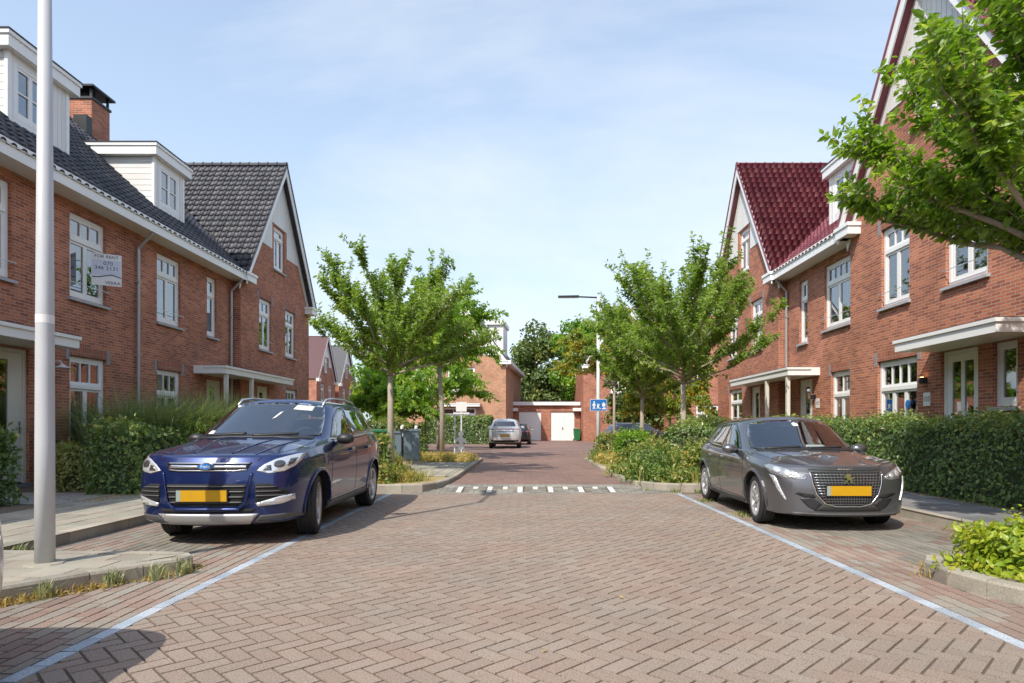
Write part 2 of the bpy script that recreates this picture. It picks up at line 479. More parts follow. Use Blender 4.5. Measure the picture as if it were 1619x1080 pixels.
_m, _nt, _b = new_mat('yard_paving')
_p = pos_coord(_nt)
_mp = _nt.nodes.new('ShaderNodeMapping'); _mp.inputs['Rotation'].default_value = (0, 0, R(45)); _nt.links.new(_p, _mp.inputs['Vector'])
_br = _nt.nodes.new('ShaderNodeTexBrick'); _br.inputs['Scale'].default_value = 1.0
_br.inputs['Brick Width'].default_value = 0.22; _br.inputs['Row Height'].default_value = 0.11; _br.inputs['Mortar Size'].default_value = 0.006
_br.inputs['Color1'].default_value = (0.19, 0.118, 0.10, 1); _br.inputs['Color2'].default_value = (0.255, 0.165, 0.14, 1); _br.inputs['Mortar'].default_value = (0.12, 0.085, 0.07, 1)
_nt.links.new(_mp.outputs[0], _br.inputs['Vector'])
_c = nmixc(_nt, 1.0, _br.outputs['Color'], nramp(_nt, nnoise(_nt, _p, 0.35, 6), [(0.3, (0.8, 0.8, 0.8)), (0.7, (1.25, 1.2, 1.15))]), 'MULTIPLY')
_nt.links.new(_c, _b.inputs['Base Color']); _b.inputs['Roughness'].default_value = 0.85

sheet('ground', [(-1500, -1500), (1500, -1500), (1500, 1500), (-1500, 1500)], -0.09, 'soil')
LIM = 300
piece_mat('paver_dusty', [(0.0, (0.215, 0.195, 0.165)), (0.5, (0.25, 0.235, 0.20)), (1.0, (0.28, 0.26, 0.225))], 0.9, 0.3, 110, 0.25, 0.9)

def project(p):
    d = p[1]
    if d < 0.3: return None
    return 832 + 1000 * p[0] / d, 675 - 1000 * (p[2] - 1.26) / d

PV = np.array([(-1,-1,-.06),(1,-1,-.06),(1,1,-.06),(-1,1,-.06),(-1,-1,0),(1,-1,0),(1,1,0),(-1,1,0)], dtype=float)
PF = [(4,5,6,7),(0,1,5,4),(1,2,6,5),(2,3,7,6),(3,0,4,7)]
def paver_verts(l, w, inset=0.004):
    v = PV.copy()
    v[:4, 0] *= l/2; v[:4, 1] *= w/2
    v[4:, 0] *= l/2 - inset; v[4:, 1] *= w/2 - inset
    return v
def paver_field(parent, piece, mat, items, l, w, clip, zf=None, keep=LIM, bevel=0.004, jitter=0.0012, skip=None):
    """items: (x, y, angle). The nearest in view become single objects, the rest one joined part"""
    x0, x1, y0, y1 = clip
    base = paver_verts(l, w, bevel)
    me = bpy.data.meshes.new(piece); me.from_pydata(base.tolist(), [], PF); me.materials.append(MATS[mat]); me.update()
    inside, rest = [], []
    for (x, y, a) in items:
        hx = abs(math.cos(a)) * l/2 + abs(math.sin(a)) * w/2; hy = abs(math.sin(a)) * l/2 + abs(math.cos(a)) * w/2
        if x + hx < x0 or x - hx > x1 or y + hy < y0 or y - hy > y1: continue
        z = zf(x, y) if zf else 0.0
        q = project((x, y, z))
        full = x - hx > x0 and x + hx < x1 and y - hy > y0 and y + hy < y1
        vis = q and -5 < q[0] < 1624 and q[1] < 1085 and not (skip and skip(x, y))
        (inside if full and vis else rest).append((x, y, a, z))
    inside.sort(key=lambda t: t[1] ** 2 + 0.2 * t[0] ** 2)
    rest += inside[keep:]
    for (x, y, a, z) in inside[:keep]:
        o = link(piece, me, parent)
        o.location = (x, y, z + random.uniform(-jitter, jitter)); o.rotation_euler = (random.uniform(-.004, .004), random.uniform(-.004, .004), a + random.uniform(-.008, .008))
    if rest:
        A = np.array(rest); n = len(A)
        an = A[:, 2] + rng.uniform(-.008, .008, n); ca, sa = np.cos(an)[:, None], np.sin(an)[:, None]
        V = np.empty((n, 8, 3))
        V[:, :, 0] = base[:, 0] * ca - base[:, 1] * sa + A[:, 0:1]
        V[:, :, 1] = base[:, 0] * sa + base[:, 1] * ca + A[:, 1:2]
        dz = rng.uniform(-jitter, jitter, (n, 1)) + A[:, 3:4]
        if zf: dz = dz + (np.vectorize(zf)(V[:, :, 0], V[:, :, 1]) - A[:, 3:4])
        V[:, :, 2] = base[:, 2] + dz
        F = (np.array(PF)[None] + (np.arange(n) * 8)[:, None, None]).reshape(-1, 4)
        m2 = np_mesh(piece + '_rest', V.reshape(-1, 3), F, mat, np.repeat(rng.random(n), 8))
        bm = bmesh.new(); bm.from_mesh(m2)
        for co, no in (((x0, 0, 0), (-1, 0, 0)), ((x1, 0, 0), (1, 0, 0)), ((0, y0, 0), (0, -1, 0)), ((0, y1, 0), (0, 1, 0))):
            bmesh.ops.bisect_plane(bm, geom=bm.verts[:] + bm.edges[:] + bm.faces[:], plane_co=co, plane_no=no, clear_outer=True)
        bm.to_mesh(m2); bm.free()
        o = link(piece + '_field', m2, parent); o['kind'] = 'stuff'
    return me

def herringbone(w, x0, x1, y0, y1):
    out = []; c = math.sqrt(0.5)
    n = int((max(x1 - x0, y1 - y0)) / (w * 0.7)) + 8
    for i in range(-n, n):
        for m in range(-n // 2, n // 2):
            for (bx, by, a) in ((1.0, 0.5, 0.0), (-0.5, 1.0, math.pi / 2)):
                u = (bx + i + 2 * m) * w; v = (by + i - 2 * m) * w
                x = (u * c + v * c) + (x0 + x1) / 2; y = (-u * c + v * c) + (y0 + y1) / 2
                if x0 - w < x < x1 + w and y0 - w < y < y1 + w: out.append((x, y, a - math.pi / 4))
    return out
def running(l, w, x0, x1, y0, y1, along='Y', ph=0.0):
    out = []
    if along == 'Y':
        for i in range(int((x1 - x0) / w) + 2):
            for j in range(-1, int((y1 - y0) / l) + 2):
                out.append((x0 + (i + .5) * w, y0 + (j + .5 + .5 * (i % 2) + ph) * l, math.pi / 2))
    else:
        for j in range(int((y1 - y0) / w) + 2):
            for i in range(-1, int((x1 - x0) / l) + 2):
                out.append((x0 + (i + .5 + .5 * (j % 2)) * l, y0 + (j + .5) * w, 0.0))
    return out

YE = 11.9
road = sheet('road', [(-2.515, -6), (2.815, -6), (2.815, YE), (-2.515, YE)], -0.0075, 'joint_sand')
paver_field(road, 'paver', 'paver_road', herringbone(0.11, -2.515, 2.815, 1.4, YE), 0.2128, 0.1028, (-2.515, 2.815, 1.4, YE))
for nm, x in (('parking_line', -2.567), ('parking_line', 2.867)):
    ln = sheet(nm, [(x - .052, -6), (x + .052, -6), (x + .052, YE), (x - .052, YE)], -0.0070, 'joint_sand')
    paver_field(ln, 'painted_paver', 'paver_blue', [(x, 1.4 + (k + .5) * .215, math.pi / 2) for k in range(49)], 0.211, 0.101, (x - .06, x + .06, 1.3, YE), keep=49)

ISL = [(-4.95, 3.3), (-4.55, 3.5), (-4.1, 3.95), (-3.74, 4.45), (-3.4, 4.93), (-3.16, 5.22), (-2.98, 5.45), (-2.95, 5.60), (-3.05, 5.73), (-3.35, 5.79), (-4.3, 5.82), (-4.95, 5.85)]
ISR = [(5.27, 3.3), (4.5, 3.35), (3.95, 3.75), (3.6, 4.25), (3.42, 4.7), (3.36, 5.05), (3.40, 5.4), (3.55, 5.63), (3.85, 5.76), (5.27, 5.8)]
def inpoly(x, y, poly):
    r = False; n = len(poly)
    for i in range(n):
        (xa, ya), (xb, yb) = poly[i], poly[i - 1]
        if (ya > y) != (yb > y) and x < (xb - xa) * (y - ya) / (yb - ya) + xa: r = not r
    return r
for nm, x0, x1, isl in (('parking_bay', -4.95, -2.62, ISL), ('parking_bay', 2.92, 5.27, ISR)):
    bay = sheet(nm, [(x0, -6), (x1, -6), (x1, YE), (x0, YE)], -0.0072, 'joint_sand')
    it = [t for t in running(.215, .1075, x0, x1, 1.4, YE) if not inpoly(t[0], t[1], isl)]
    xc = (x0 + x1) / 2
    def dusty(t): return abs(t[0] - xc) < .62 + .22 * math.sin(t[1] * 1.7) + random.uniform(-.15, .15) and 5.6 < t[1] < 11.4
    A_, B_ = [], []
    for t in it: (B_ if dusty(t) else A_).append(t)
    paver_field(bay, 'bay_paver', 'paver_bay', A_, 0.2095, 0.102, (x0, x1, 1.4, YE), keep=150)
    paver_field(bay, 'bay_paver', 'paver_dusty', B_, 0.2095, 0.102, (x0, x1, 1.4, YE), keep=100)

# ---- pavements of square slabs
Z_S = 0.12
for nm, x0, x1, y1 in (('pavement', -6.9, -5.1, 26.0), ('pavement', 5.42, 6.75, 26.0)):
    pv = sheet(nm, [(x0, -6), (x1, -6), (x1, y1), (x0, y1)], Z_S - 0.012, 'joint_sand')
    s = 0.3 if x0 < 0 else (x1 - x0) / 4
    paver_field(pv, 'slab', 'slab_grey' if x0 < 0 else 'slab_dark', running(s, s, x0, x1, 3.0, y1), s - .008, s - .008, (x0, x1, 3.0, y1), zf=lambda x, y: Z_S, keep=220, jitter=.002)

def kerb_path(name, pts, width, ztop, zbot, parent=None, seg=1.0):
    """each kerb stone its own piece along a path; pieces lie to the left of the direction of travel"""
    root = parent or tag(empty(name), kind='structure')
    P = []
    for (a, b) in zip(pts, pts[1:]):
        n = max(1, round((Vector(b) - Vector(a)).length / seg))
        for k in range(n): P.append(Vector(a).lerp(Vector(b), k / n))
    P.append(Vector(pts[-1]))
    N = []
    for i in range(len(P)):
        d = (P[min(i+1, len(P)-1)] - P[max(i-1, 0)]).normalized(); N.append(Vector((-d.y, d.x)))
    for i in range(len(P) - 1):
        a, b = P[i], P[i+1]; d = (b - a).normalized() * 0.004
        a1, b1 = a + d, b - d; a2, b2 = a + N[i] * width + d, b + N[i+1] * width - d
        na, nb = N[i] * .012, N[i+1] * .012
        mb = MB()
        zt = ztop + random.uniform(-.002, .002)
        lo = [(a1.x, a1.y, zbot), (b1.x, b1.y, zbot), (b2.x, b2.y, zbot), (a2.x, a2.y, zbot)]
        md = [(a1.x, a1.y, zt - .02), (b1.x, b1.y, zt - .02), (b2.x, b2.y, zt - .001), (a2.x, a2.y, zt - .001)]
        hi = [(a1.x + na.x, a1.y + na.y, zt), (b1.x + nb.x, b1.y + nb.y, zt), (b2.x, b2.y, zt), (a2.x, a2.y, zt)]
        v = [[mb.bm.verts.new(p) for p in r] for r in (lo, md, hi)]
        for r0, r1 in zip(v, v[1:]):
            for k in range(4):
                try: mb.bm.faces.new((r0[k], r0[(k+1) % 4], r1[(k+1) % 4], r1[k]))
                except ValueError: pass
        mb.bm.faces.new(v[2])
        mb.build('kerb_stone', 'kerb_stone', root)
    return root

kerb_path('kerb', [(-4.95, 11.9), (-4.95, 5.85)], -0.15, Z_S + .004, -.05)
kerb_path('kerb', [(-4.95, 3.3), (-4.95, 0)], -0.15, Z_S + .004, -.05)
kerb_path('kerb', [(5.27, 5.8), (5.27, 12.1)], -0.15, Z_S + .004, -.05)
kerb_path('kerb', [(5.27, 0), (5.27, 3.3)], -0.15, Z_S + .004, -.05)

def inset(poly, d):
    n = len(poly); out = []
    for i in range(n):
        a, b, c = (Vector(poly[(i + k) % n]) for k in (-1, 0, 1))
        e = ((b - a).normalized() + (c - b).normalized()).normalized()
        out.append(tuple(b + Vector((-e.y, e.x)) * d))
    return out
def clip_convex(mb, poly):
    n = len(poly)
    for i in range(n):
        a, b = Vector(poly[i]), Vector(poly[(i+1) % n]); d = b - a
        mb.clip((a.x, a.y, 0), (d.y, -d.x, 0))
    return mb
# the left island is paved, the right one planted
isl = tag(empty('traffic_island'), kind='structure')
kerb_path('kerb', ISL, 0.13, Z_S + .004, -.05, isl, 0.6)
inn = inset(ISL, 0.131)
sheet('island_bed', [(-5.1, 3.3)] + [p for p in inn[1:-1]] + [(-5.1, 5.85)], Z_S - .012, 'joint_sand', isl, None)
hull = [(-5.1, 3.35)] + inn[1:-1] + [(-5.1, 5.74)]
for j in range(10):
    for i in range(8):
        x = -5.1 + i * .3 + .15 * (j % 2) - .15; y = 3.3 + j * .3
        mb = MB(); mb.box(x + .004, x + .296, y + .004, y + .296, Z_S - .05, Z_S + random.uniform(-.002, .002))
        clip_convex(mb, hull)
        if len(mb.bm.faces) > 2: mb.build('slab', 'slab_grey', isl)
isr = tag(empty('traffic_island'), kind='structure')
kerb_path('kerb', ISR[::-1], 0.14, Z_S + .004, -.05, isr, 0.6)
sheet('island_bed', [(5.42, 3.3)] + [p for p in inset(ISR[::-1], .135)[::-1][1:-1]] + [(5.42, 5.8)], Z_S - .01, 'soil', isr, None)

# ---- raised table beyond the road: ramp with white blocks, red yard
def ramp_z(x, y): return 0.08 * min(1, max(0, (y - YE) / 1.1))
rp = sheet('ramp', [(-4.95, YE), (5.27, YE), (5.27, YE + 1.1), (-4.95, YE + 1.1)], lambda x, y: ramp_z(x, y) - .014, 'joint_sand')
WB = []
for k, x in enumerate((-1.30, -0.715, -0.12, 0.475, 1.07, 1.665)):
    WB.append((x, YE + .20, YE + .80))
SB = [(x, YE + .58, YE + .80) for x in (-1.005, -0.415, 0.18, 0.775, 1.37)]
def in_block(t): return any(abs(t[0] - x) < .1 and a - .02 < t[1] < b + .02 for x, a, b in WB + SB)
paver_field(rp, 'ramp_paver', 'paver_grey', [t for t in running(.215, .1075, -2.4, 2.95, YE, YE + 1.1, 'X') if not in_block(t)], .2095, .102, (-2.4, 2.95, YE, YE + 1.1), zf=ramp_z, keep=120)
for x, a, b in WB + SB:
    n = max(1, round((b - a) / .215))
    for k in range(n):
        y0 = a + (b - a) * k / n; y1 = a + (b - a) * (k + 1) / n
        mb = MB()
        mb.prism([(x - .048, y0 + .003, ramp_z(x, y0) - .05), (x + .048, y0 + .003, ramp_z(x, y0) - .05), (x + .048, y0 + .003, ramp_z(x, y0) + .003), (x - .048, y0 + .003, ramp_z(x, y0) + .003)], (0, y1 - y0 - .006, ramp_z(x, y1) - ramp_z(x, y0)))
        mb.build('white_paver', 'paver_white', rp)
sheet('yard', [(-60, YE + 1.1), (60, YE + 1.1), (60, 140), (-60, 140)], 0.08, 'yard_paving')

# ---- verges with planting, either side of the narrow lane
VL = [(-4.95, 11.95), (-2.35, 11.95), (-1.98, 12.08), (-1.72, 12.5), (-1.60, 13.1), (-1.55, 14.2), (-1.52, 22.2), (-1.75, 22.8), (-2.4, 23.1), (-9.0, 23.1)]
VR = [(9.0, 23.1), (3.0, 23.1), (2.3, 22.8), (2.02, 22.2), (2.03, 14.2), (2.08, 13.4), (2.20, 12.8), (2.48, 12.35), (2.95, 12.12), (5.27, 12.1)]
kerb_path('kerb', VL, 0.14, 0.17, -.05)
kerb_path('kerb', VR, 0.14, 0.17, -.05)
def inner(path, d): return inset(path, d)[1:-1]
sheet('verge', [(-5.1, 12.08)] + inner(VL, .135) + [(-9, 22.9), (-9.3, 12.08)], 0.155, 'straw_ground')
sheet('verge', [(9.2, 12.2), (9.2, 22.9)] + inner(VR, .135) + [(5.27, 12.24)], 0.155, 'straw_ground')
pv = sheet('pavement', [(-3.6, 14.0), (-1.70, 14.0), (-1.70, 21.5), (-3.0, 21.5)], 0.160, 'joint_sand')
paver_field(pv, 'slab', 'slab_grey', running(.3, .3, -3.3, -1.70, 14.0, 19.4), .292, .292, (-3.3, -1.70, 14.0, 19.4), zf=lambda x, y: .172, keep=100)
sheet('garden_bed', [(-9.7, -6), (-6.9, -6), (-6.9, 23), (-9.7, 23)], 0.112, 'soil')
sheet('garden_path', [(-9.6, 9.3), (-6.9, 9.3), (-6.9, 10.9), (-9.6, 11.0)], 0.122, 'gravel')
sheet('garden_bed', [(6.75, -6), (8.6, -6), (8.6, 26), (6.75, 26)], 0.112, 'soil')
# ================================================================ HOUSES
# local frame of a house: x = outward from its front wall, y = along the wall, z = up
Z0 = 0.10            # ground at the walls
EAVE = 6.33          # gutter top
SLOPE = 0.913        # main roof
GUT = 0.52           # gutter overhang
RIDGE_X = -4.75
def roof_z(x): return EAVE - .03 + SLOPE * (GUT - 0.1 - x)

def wall_grid(mb, a0, a1, z0, z1, holes, x=0.0, depth=0.13):
    ys = sorted({a0, a1} | {h[k] for h in holes for k in (0, 1)}); zs = sorted({z0, z1} | {h[k] for h in holes for k in (2, 3)})
    for y, yn in zip(ys, ys[1:]):
        for z, zn in zip(zs, zs[1:]):
            cy, cz = (y + yn) / 2, (z + zn) / 2
            if any(h[0] < cy < h[1] and h[2] < cz < h[3] for h in holes): continue
            mb.poly([(x, y, z), (x, yn, z), (x, yn, zn), (x, y, zn)])
    for h in holes:
        b0, b1, k0, k1 = h[:4]; xd = x - depth
        mb.poly([(x, b0, k0), (xd, b0, k0), (xd, b0, k1), (x, b0, k1)]); mb.poly([(x, b1, k0), (x, b1, k1), (xd, b1, k1), (xd, b1, k0)])
        mb.poly([(x, b0, k1), (xd, b0, k1), (xd, b1, k1), (x, b1, k1)]); mb.poly([(x, b0, k0), (x, b1, k0), (xd, b1, k0), (xd, b0, k0)])

def window(root, a0, a1, z0, z1, x=0.0, ntop=3, nbot=2, tfrac=0.30, sill=True, lintel=True, blocks=True, rail=False, curtain=None, midbar=False, set_in=0.07, detail=True):
    """frame (the window) > pane, sill, lintel, corner_block, guard_rail, curtain"""
    xf = x - set_in; d = 0.065; F = 0.082; f2 = 0.055; bars = 0.034
    mb = MB()
    def bar(b0, b1, k0, k1, xo=0.0): mb.box(xf - d, xf + xo, b0, b1, k0, k1)
    g = 0.004
    bar(a0 + g, a0 + F, z0 + g, z1 - g); bar(a1 - F, a1 - g, z0 + g, z1 - g)
    bar(a0 + F, a1 - F, z1 - F, z1 - g); bar(a0 + F, a1 - F, z0 + g, z0 + F)
    panes = []
    yt = z1 - (z1 - z0) * tfrac if ntop else z1 - F
    ia, ib = a0 + F, a1 - F
    if ntop:
        bar(ia, ib, yt - F * .55, yt + F * .55, 0.02)
        t0, t1 = yt + F * .55, z1 - F
        # inner sash
        bar(ia, ia + f2, t0, t1, -.012); bar(ib - f2, ib, t0, t1, -.012); bar(ia + f2, ib - f2, t1 - f2, t1, -.012); bar(ia + f2, ib - f2, t0, t0 + f2, -.012)
        w = (ib - ia - 2 * f2) / ntop
        for k in range(ntop):
            p0 = ia + f2 + k * w; p1 = p0 + w
            if k: bar(p0 - bars/2, p0 + bars/2, t0 + f2, t1 - f2, -.012)
            panes.append((p0 + (bars/2 if k else 0), p1 - (bars/2 if k < ntop - 1 else 0), t0 + f2, t1 - f2))
        zt = yt - F * .55
    else: zt = z1 - F
    zb = z0 + F
    w = (ib - ia) / nbot
    for k in range(nbot):
        p0 = ia + k * w; p1 = p0 + w
        bar(p0, p0 + f2, zb, zt, -.012); bar(p1 - f2, p1, zb, zt, -.012); bar(p0 + f2, p1 - f2, zt - f2, zt, -.012); bar(p0 + f2, p1 - f2, zb, zb + f2 * 1.3, -.012)
        if midbar:
            zm = (zb + zt) / 2
            bar(p0 + f2, p1 - f2, zm - bars/2, zm + bars/2, -.012)
            panes += [(p0 + f2, p1 - f2, zb + f2 * 1.3, zm - bars/2), (p0 + f2, p1 - f2, zm + bars/2, zt - f2)]
        else: panes.append((p0 + f2, p1 - f2, zb + f2 * 1.3, zt - f2))
    o = mb.build('window', 'white_paint', root)
    for (p0, p1, k0, k1) in panes:
        pb = MB(); pb.box(xf - .045, xf - .037, p0 - .006, p1 + .006, k0 - .006, k1 + .006)
        pn = pb.build('pane', 'pane_glass', o)
        pn.rotation_euler = (0, 0, 0)
    if sill:
        MB().prism([(x - .06, a0 - .06, z0 - .075), (x + .075, a0 - .06, z0 - .085), (x + .075, a0 - .06, z0 - .03), (x - .06, a0 - .06, z0 + .002)], (0, a1 - a0 + .12, 0)).build('sill', 'sill_stone', o)
    if lintel:
        MB().box(x - .05, x + .004, a0 - .02, a1 + .02, z1 + .002, z1 + .215).build('lintel', 'brick_soldier', o, uv=True)
        MB().box(x - .05, x - .02, a0, a1, z1 - .012, z1 + .001).build('lintel_steel', 'dark_metal', o)
        if blocks:
            for b in (a0 - .115, a1 + .021):
                MB().box(x - .05, x + .008, b, b + .095, z1 - .10, z1 + .215).build('corner_block', 'grey_stone', o)
    if rail:
        rb = MB(); zr = z0 + .30
        rb.tube([(x - .02, a0 - .05, zr), (x + .05, a0 - .05, zr), (x + .05, a1 + .05, zr), (x - .02, a1 + .05, zr)], .008, 6)
        rb.build('guard_rail', 'steel', o)
    if curtain:
        for (c0, c1) in curtain:
            n = 22; cb = MB(); prev = None
            y0, y1 = a0 + (a1 - a0) * c0, a0 + (a1 - a0) * c1
            for k in range(n + 1):
                y = y0 + (y1 - y0) * k / n; xx = xf - .17 + .022 * math.sin(k * 1.9)
                v = (cb.bm.verts.new((xx, y, z0 + .02)), cb.bm.verts.new((xx, y, z1 - .05)))
                if prev: cb.bm.faces.new((prev[0], v[0], v[1], prev[1]))
                prev = v
            cb.build('curtain', 'curtain', o, smooth=True)
    return o

def door(root, a0, a1, z0, z1, x=0.0, hinge=1, mat='white_paint', wide_glass=True):
    xf = x - .07; mb = MB(); F = .075
    mb.box(xf - .07, xf + .01, a0 + .003, a0 + F, z0, z1 - .003); mb.box(xf - .07, xf + .01, a1 - F, a1 - .003, z0, z1 - .003); mb.box(xf - .07, xf + .01, a0 + F, a1 - F, z1 - F, z1 - .003)
    l0, l1 = a0 + F + .004, a1 - F - .004; zt = z1 - F - .004; m = (l0 + l1) / 2
    slots = [(l0 + .14, m - .05), (m + .05, l1 - .14)] if wide_glass == 2 else [(m - .15, m + .15)]
    ys = sorted([l0, l1] + [v for s in slots for v in s])
    for k, (p, q) in enumerate(zip(ys, ys[1:])):
        if k % 2 == 0: mb.box(xf - .05, xf - .008, p, q, z0 + .03, zt)
        else:
            mb.box(xf - .05, xf - .008, p, q, z0 + .03, z0 + .30); mb.box(xf - .05, xf - .008, p, q, zt - .14, zt)
    o = mb.build('door', mat, root)
    for p, q in slots: MB().box(xf - .035, xf - .027, p - .005, q + .005, z0 + .29, zt - .13).build('pane', 'pane_glass', o)
    hy = l1 - .07 if hinge > 0 else l0 + .07
    hb = MB(); hb.box(xf - .008, xf + .004, hy - .02, hy + .02, z0 + .95, z0 + 1.18); hb.tube([(xf, hy, z0 + 1.08), (xf + .055, hy, z0 + 1.08), (xf + .055, hy - .12 * hinge, z0 + 1.08)], .011, 6)
    hb.build('handle', 'steel', o)
    MB().box(xf - .09, x + .05, a0, a1, z0 - .08, z0).build('threshold', 'grey_stone', o)
    return o

def canopy(root, a0, a1, x0, x1, ztop, posts=(), mat='white_paint'):
    mb = MB()
    mb.box(x0 + .001, x1 - .03, a0 + .03, a1 - .03, ztop - .24, ztop - .075)
    mb.box(x0 + .001, x1, a0, a1, ztop - .075, ztop - .012)
    o = mb.build('canopy', mat, root)
    MB().box(x0 + .002, x1 - .02, a0 + .02, a1 - .02, ztop - .011, ztop + .004).build('canopy_roof', 'bitumen', o)
    for (px, pa) in posts: MB().box(px - .05, px + .05, pa - .05, pa + .05, Z0, ztop - .24).build('post', 'cream_paint', o)
    return o

def downpipe(root, a, x=0.0, ztop=6.1, xg=.40):
    mb = MB(); mb.tube([(x + xg, a, ztop), (x + xg, a, ztop - .1), (x + .07, a, ztop - .45), (x + .07, a, ztop - .6), (x + .07, a, Z0)], .04, 8)
    for z in (1.2, 3.0, 4.8): mb.box(x, x + .115, a - .05, a + .05, z, z + .03)
    return mb.build('downpipe', 'zinc', root, smooth=False)

# ---- roof tiles
_tu = [0.0, .045, .085, .12, .155, .19, .215, .24]; _tw = [.012, 0.0, 0.0, .008, .034, .046, .036, .012]
TW, TL = 0.232, 0.29
def tile_arrays():
    V = []; n = len(_tu)
    for v, lift in ((-.012, .034), (.31, .004)):
        for u, w in zip(_tu, _tw): V.append((u, v, w + lift))
    for u, w in zip(_tu, _tw): V.append((u, -.012, w + .034 - .03))
    F = [(i, i+1, n+i+1, n+i) for i in range(n-1)] + [(2*n+i, 2*n+i+1, i+1, i) for i in range(n-1)]
    return np.array(V), np.array(F)
TV, TF = tile_arrays()
TILE_ME = {}
for mt in ('tile_dark', 'tile_red'):
    me = bpy.data.meshes.new('roof_tile'); me.from_pydata(TV.tolist(), [], TF.tolist()); me.materials.append(MATS[mt]); me.update()
    me.polygons.foreach_set('use_smooth', np.array([True] * (len(_tu) - 1) + [False] * (len(_tu) - 1))); TILE_ME[mt] = me
def tile_slope(roofs, mat, origin, U, V, nu, nv, keepf=None, root=None, lim=300, budget=None):
    """roofs: roof object (parent). tiles from origin, nu across (U), nv up (V)"""
    U, V = Vector(U).normalized(), Vector(V).normalized(); N = U.cross(V)
    if N.z < 0: N = -N
    rotm = Matrix((U, V, N)).transposed()
    its = []
    for j in range(nv):
        for i in range(nu):
            p = Vector(origin) + U * (i * TW) + V * (j * TL)
            c = p + U * TW * .5 + V * TL * .5
            if keepf and not keepf(c): continue
            its.append(p)
    mw = root.matrix_basis
    its.sort(key=lambda p: (mw @ p - CAM).length)
    def infr(p):
        q = project(mw @ p); return q and -20 < q[0] < 1640 and q[1] > -20
    vis = [p for p in its if infr(p)][:lim]; vs = {id(p) for p in vis}
    rest = [p for p in its if id(p) not in vs]
    e = rotm.to_euler()
    for p in vis:
        o = link('roof_tile', TILE_ME[mat], roofs); o.location = p; o.rotation_euler = e
    if rest:
        rm = np.array(rotm); base = TV @ rm.T; n = len(rest)
        VV = base[None] + np.array([tuple(p) for p in rest])[:, None, :]
        FF = (TF[None] + (np.arange(n) * len(TV))[:, None, None]).reshape(-1, 4)
        o = link('tile_field', np_mesh('tile_field', VV.reshape(-1, 3), FF, mat, np.repeat(rng.random(n), len(TV)), smooth=False), roofs); o['kind'] = 'stuff'

def ridge_caps(roofobj, a, b, mat):
    a, b = Vector(a), Vector(b); L = (b - a).length; n = max(1, round(L / .36)); d = (b - a) / n
    mb0 = MB(); st = d.normalized()
    s = st.cross(Vector((0, 0, 1)))
    rings = []
    for t, r in ((0, .125), (.06, .125), (.061, .105), (1.04, .10)):
        rings.append([mb0.bm.verts.new(d * t + s * r * math.cos(th) + Vector((0, 0, 1)) * (r * math.sin(th) * 1.0 - .02)) for th in np.linspace(-.3, math.pi + .3, 8)])
    for r0, r1 in zip(rings, rings[1:]):
        for k in range(7): mb0.bm.faces.new((r0[k], r0[k+1], r1[k+1], r1[k]))
    mb0.bm.faces.new(rings[0]);
    me = mb0.mesh('ridge_cap', mat, smooth=False)
    for k in range(n):
        o = link('ridge_cap', me, roofobj); o.location = a + d * k

def slab(mb, p0, p1, p2, p3, t):
    p0, p1, p2, p3 = map(Vector, (p0, p1, p2, p3)); n = (p1 - p0).cross(p3 - p0).normalized()
    if n.z < 0: n = -n
    mb.prism([p0, p1, p2, p3], -n * t)

def gutter(root, a0, a1, ret0=None, ret1=None):
    mb = MB()
    mb.box(-.02, GUT - .03, a0, a1, EAVE - .30, EAVE - .10); mb.box(-.02, GUT, a0, a1, EAVE - .10, EAVE - .012)
    return mb.build('gutter', 'white_paint', root)

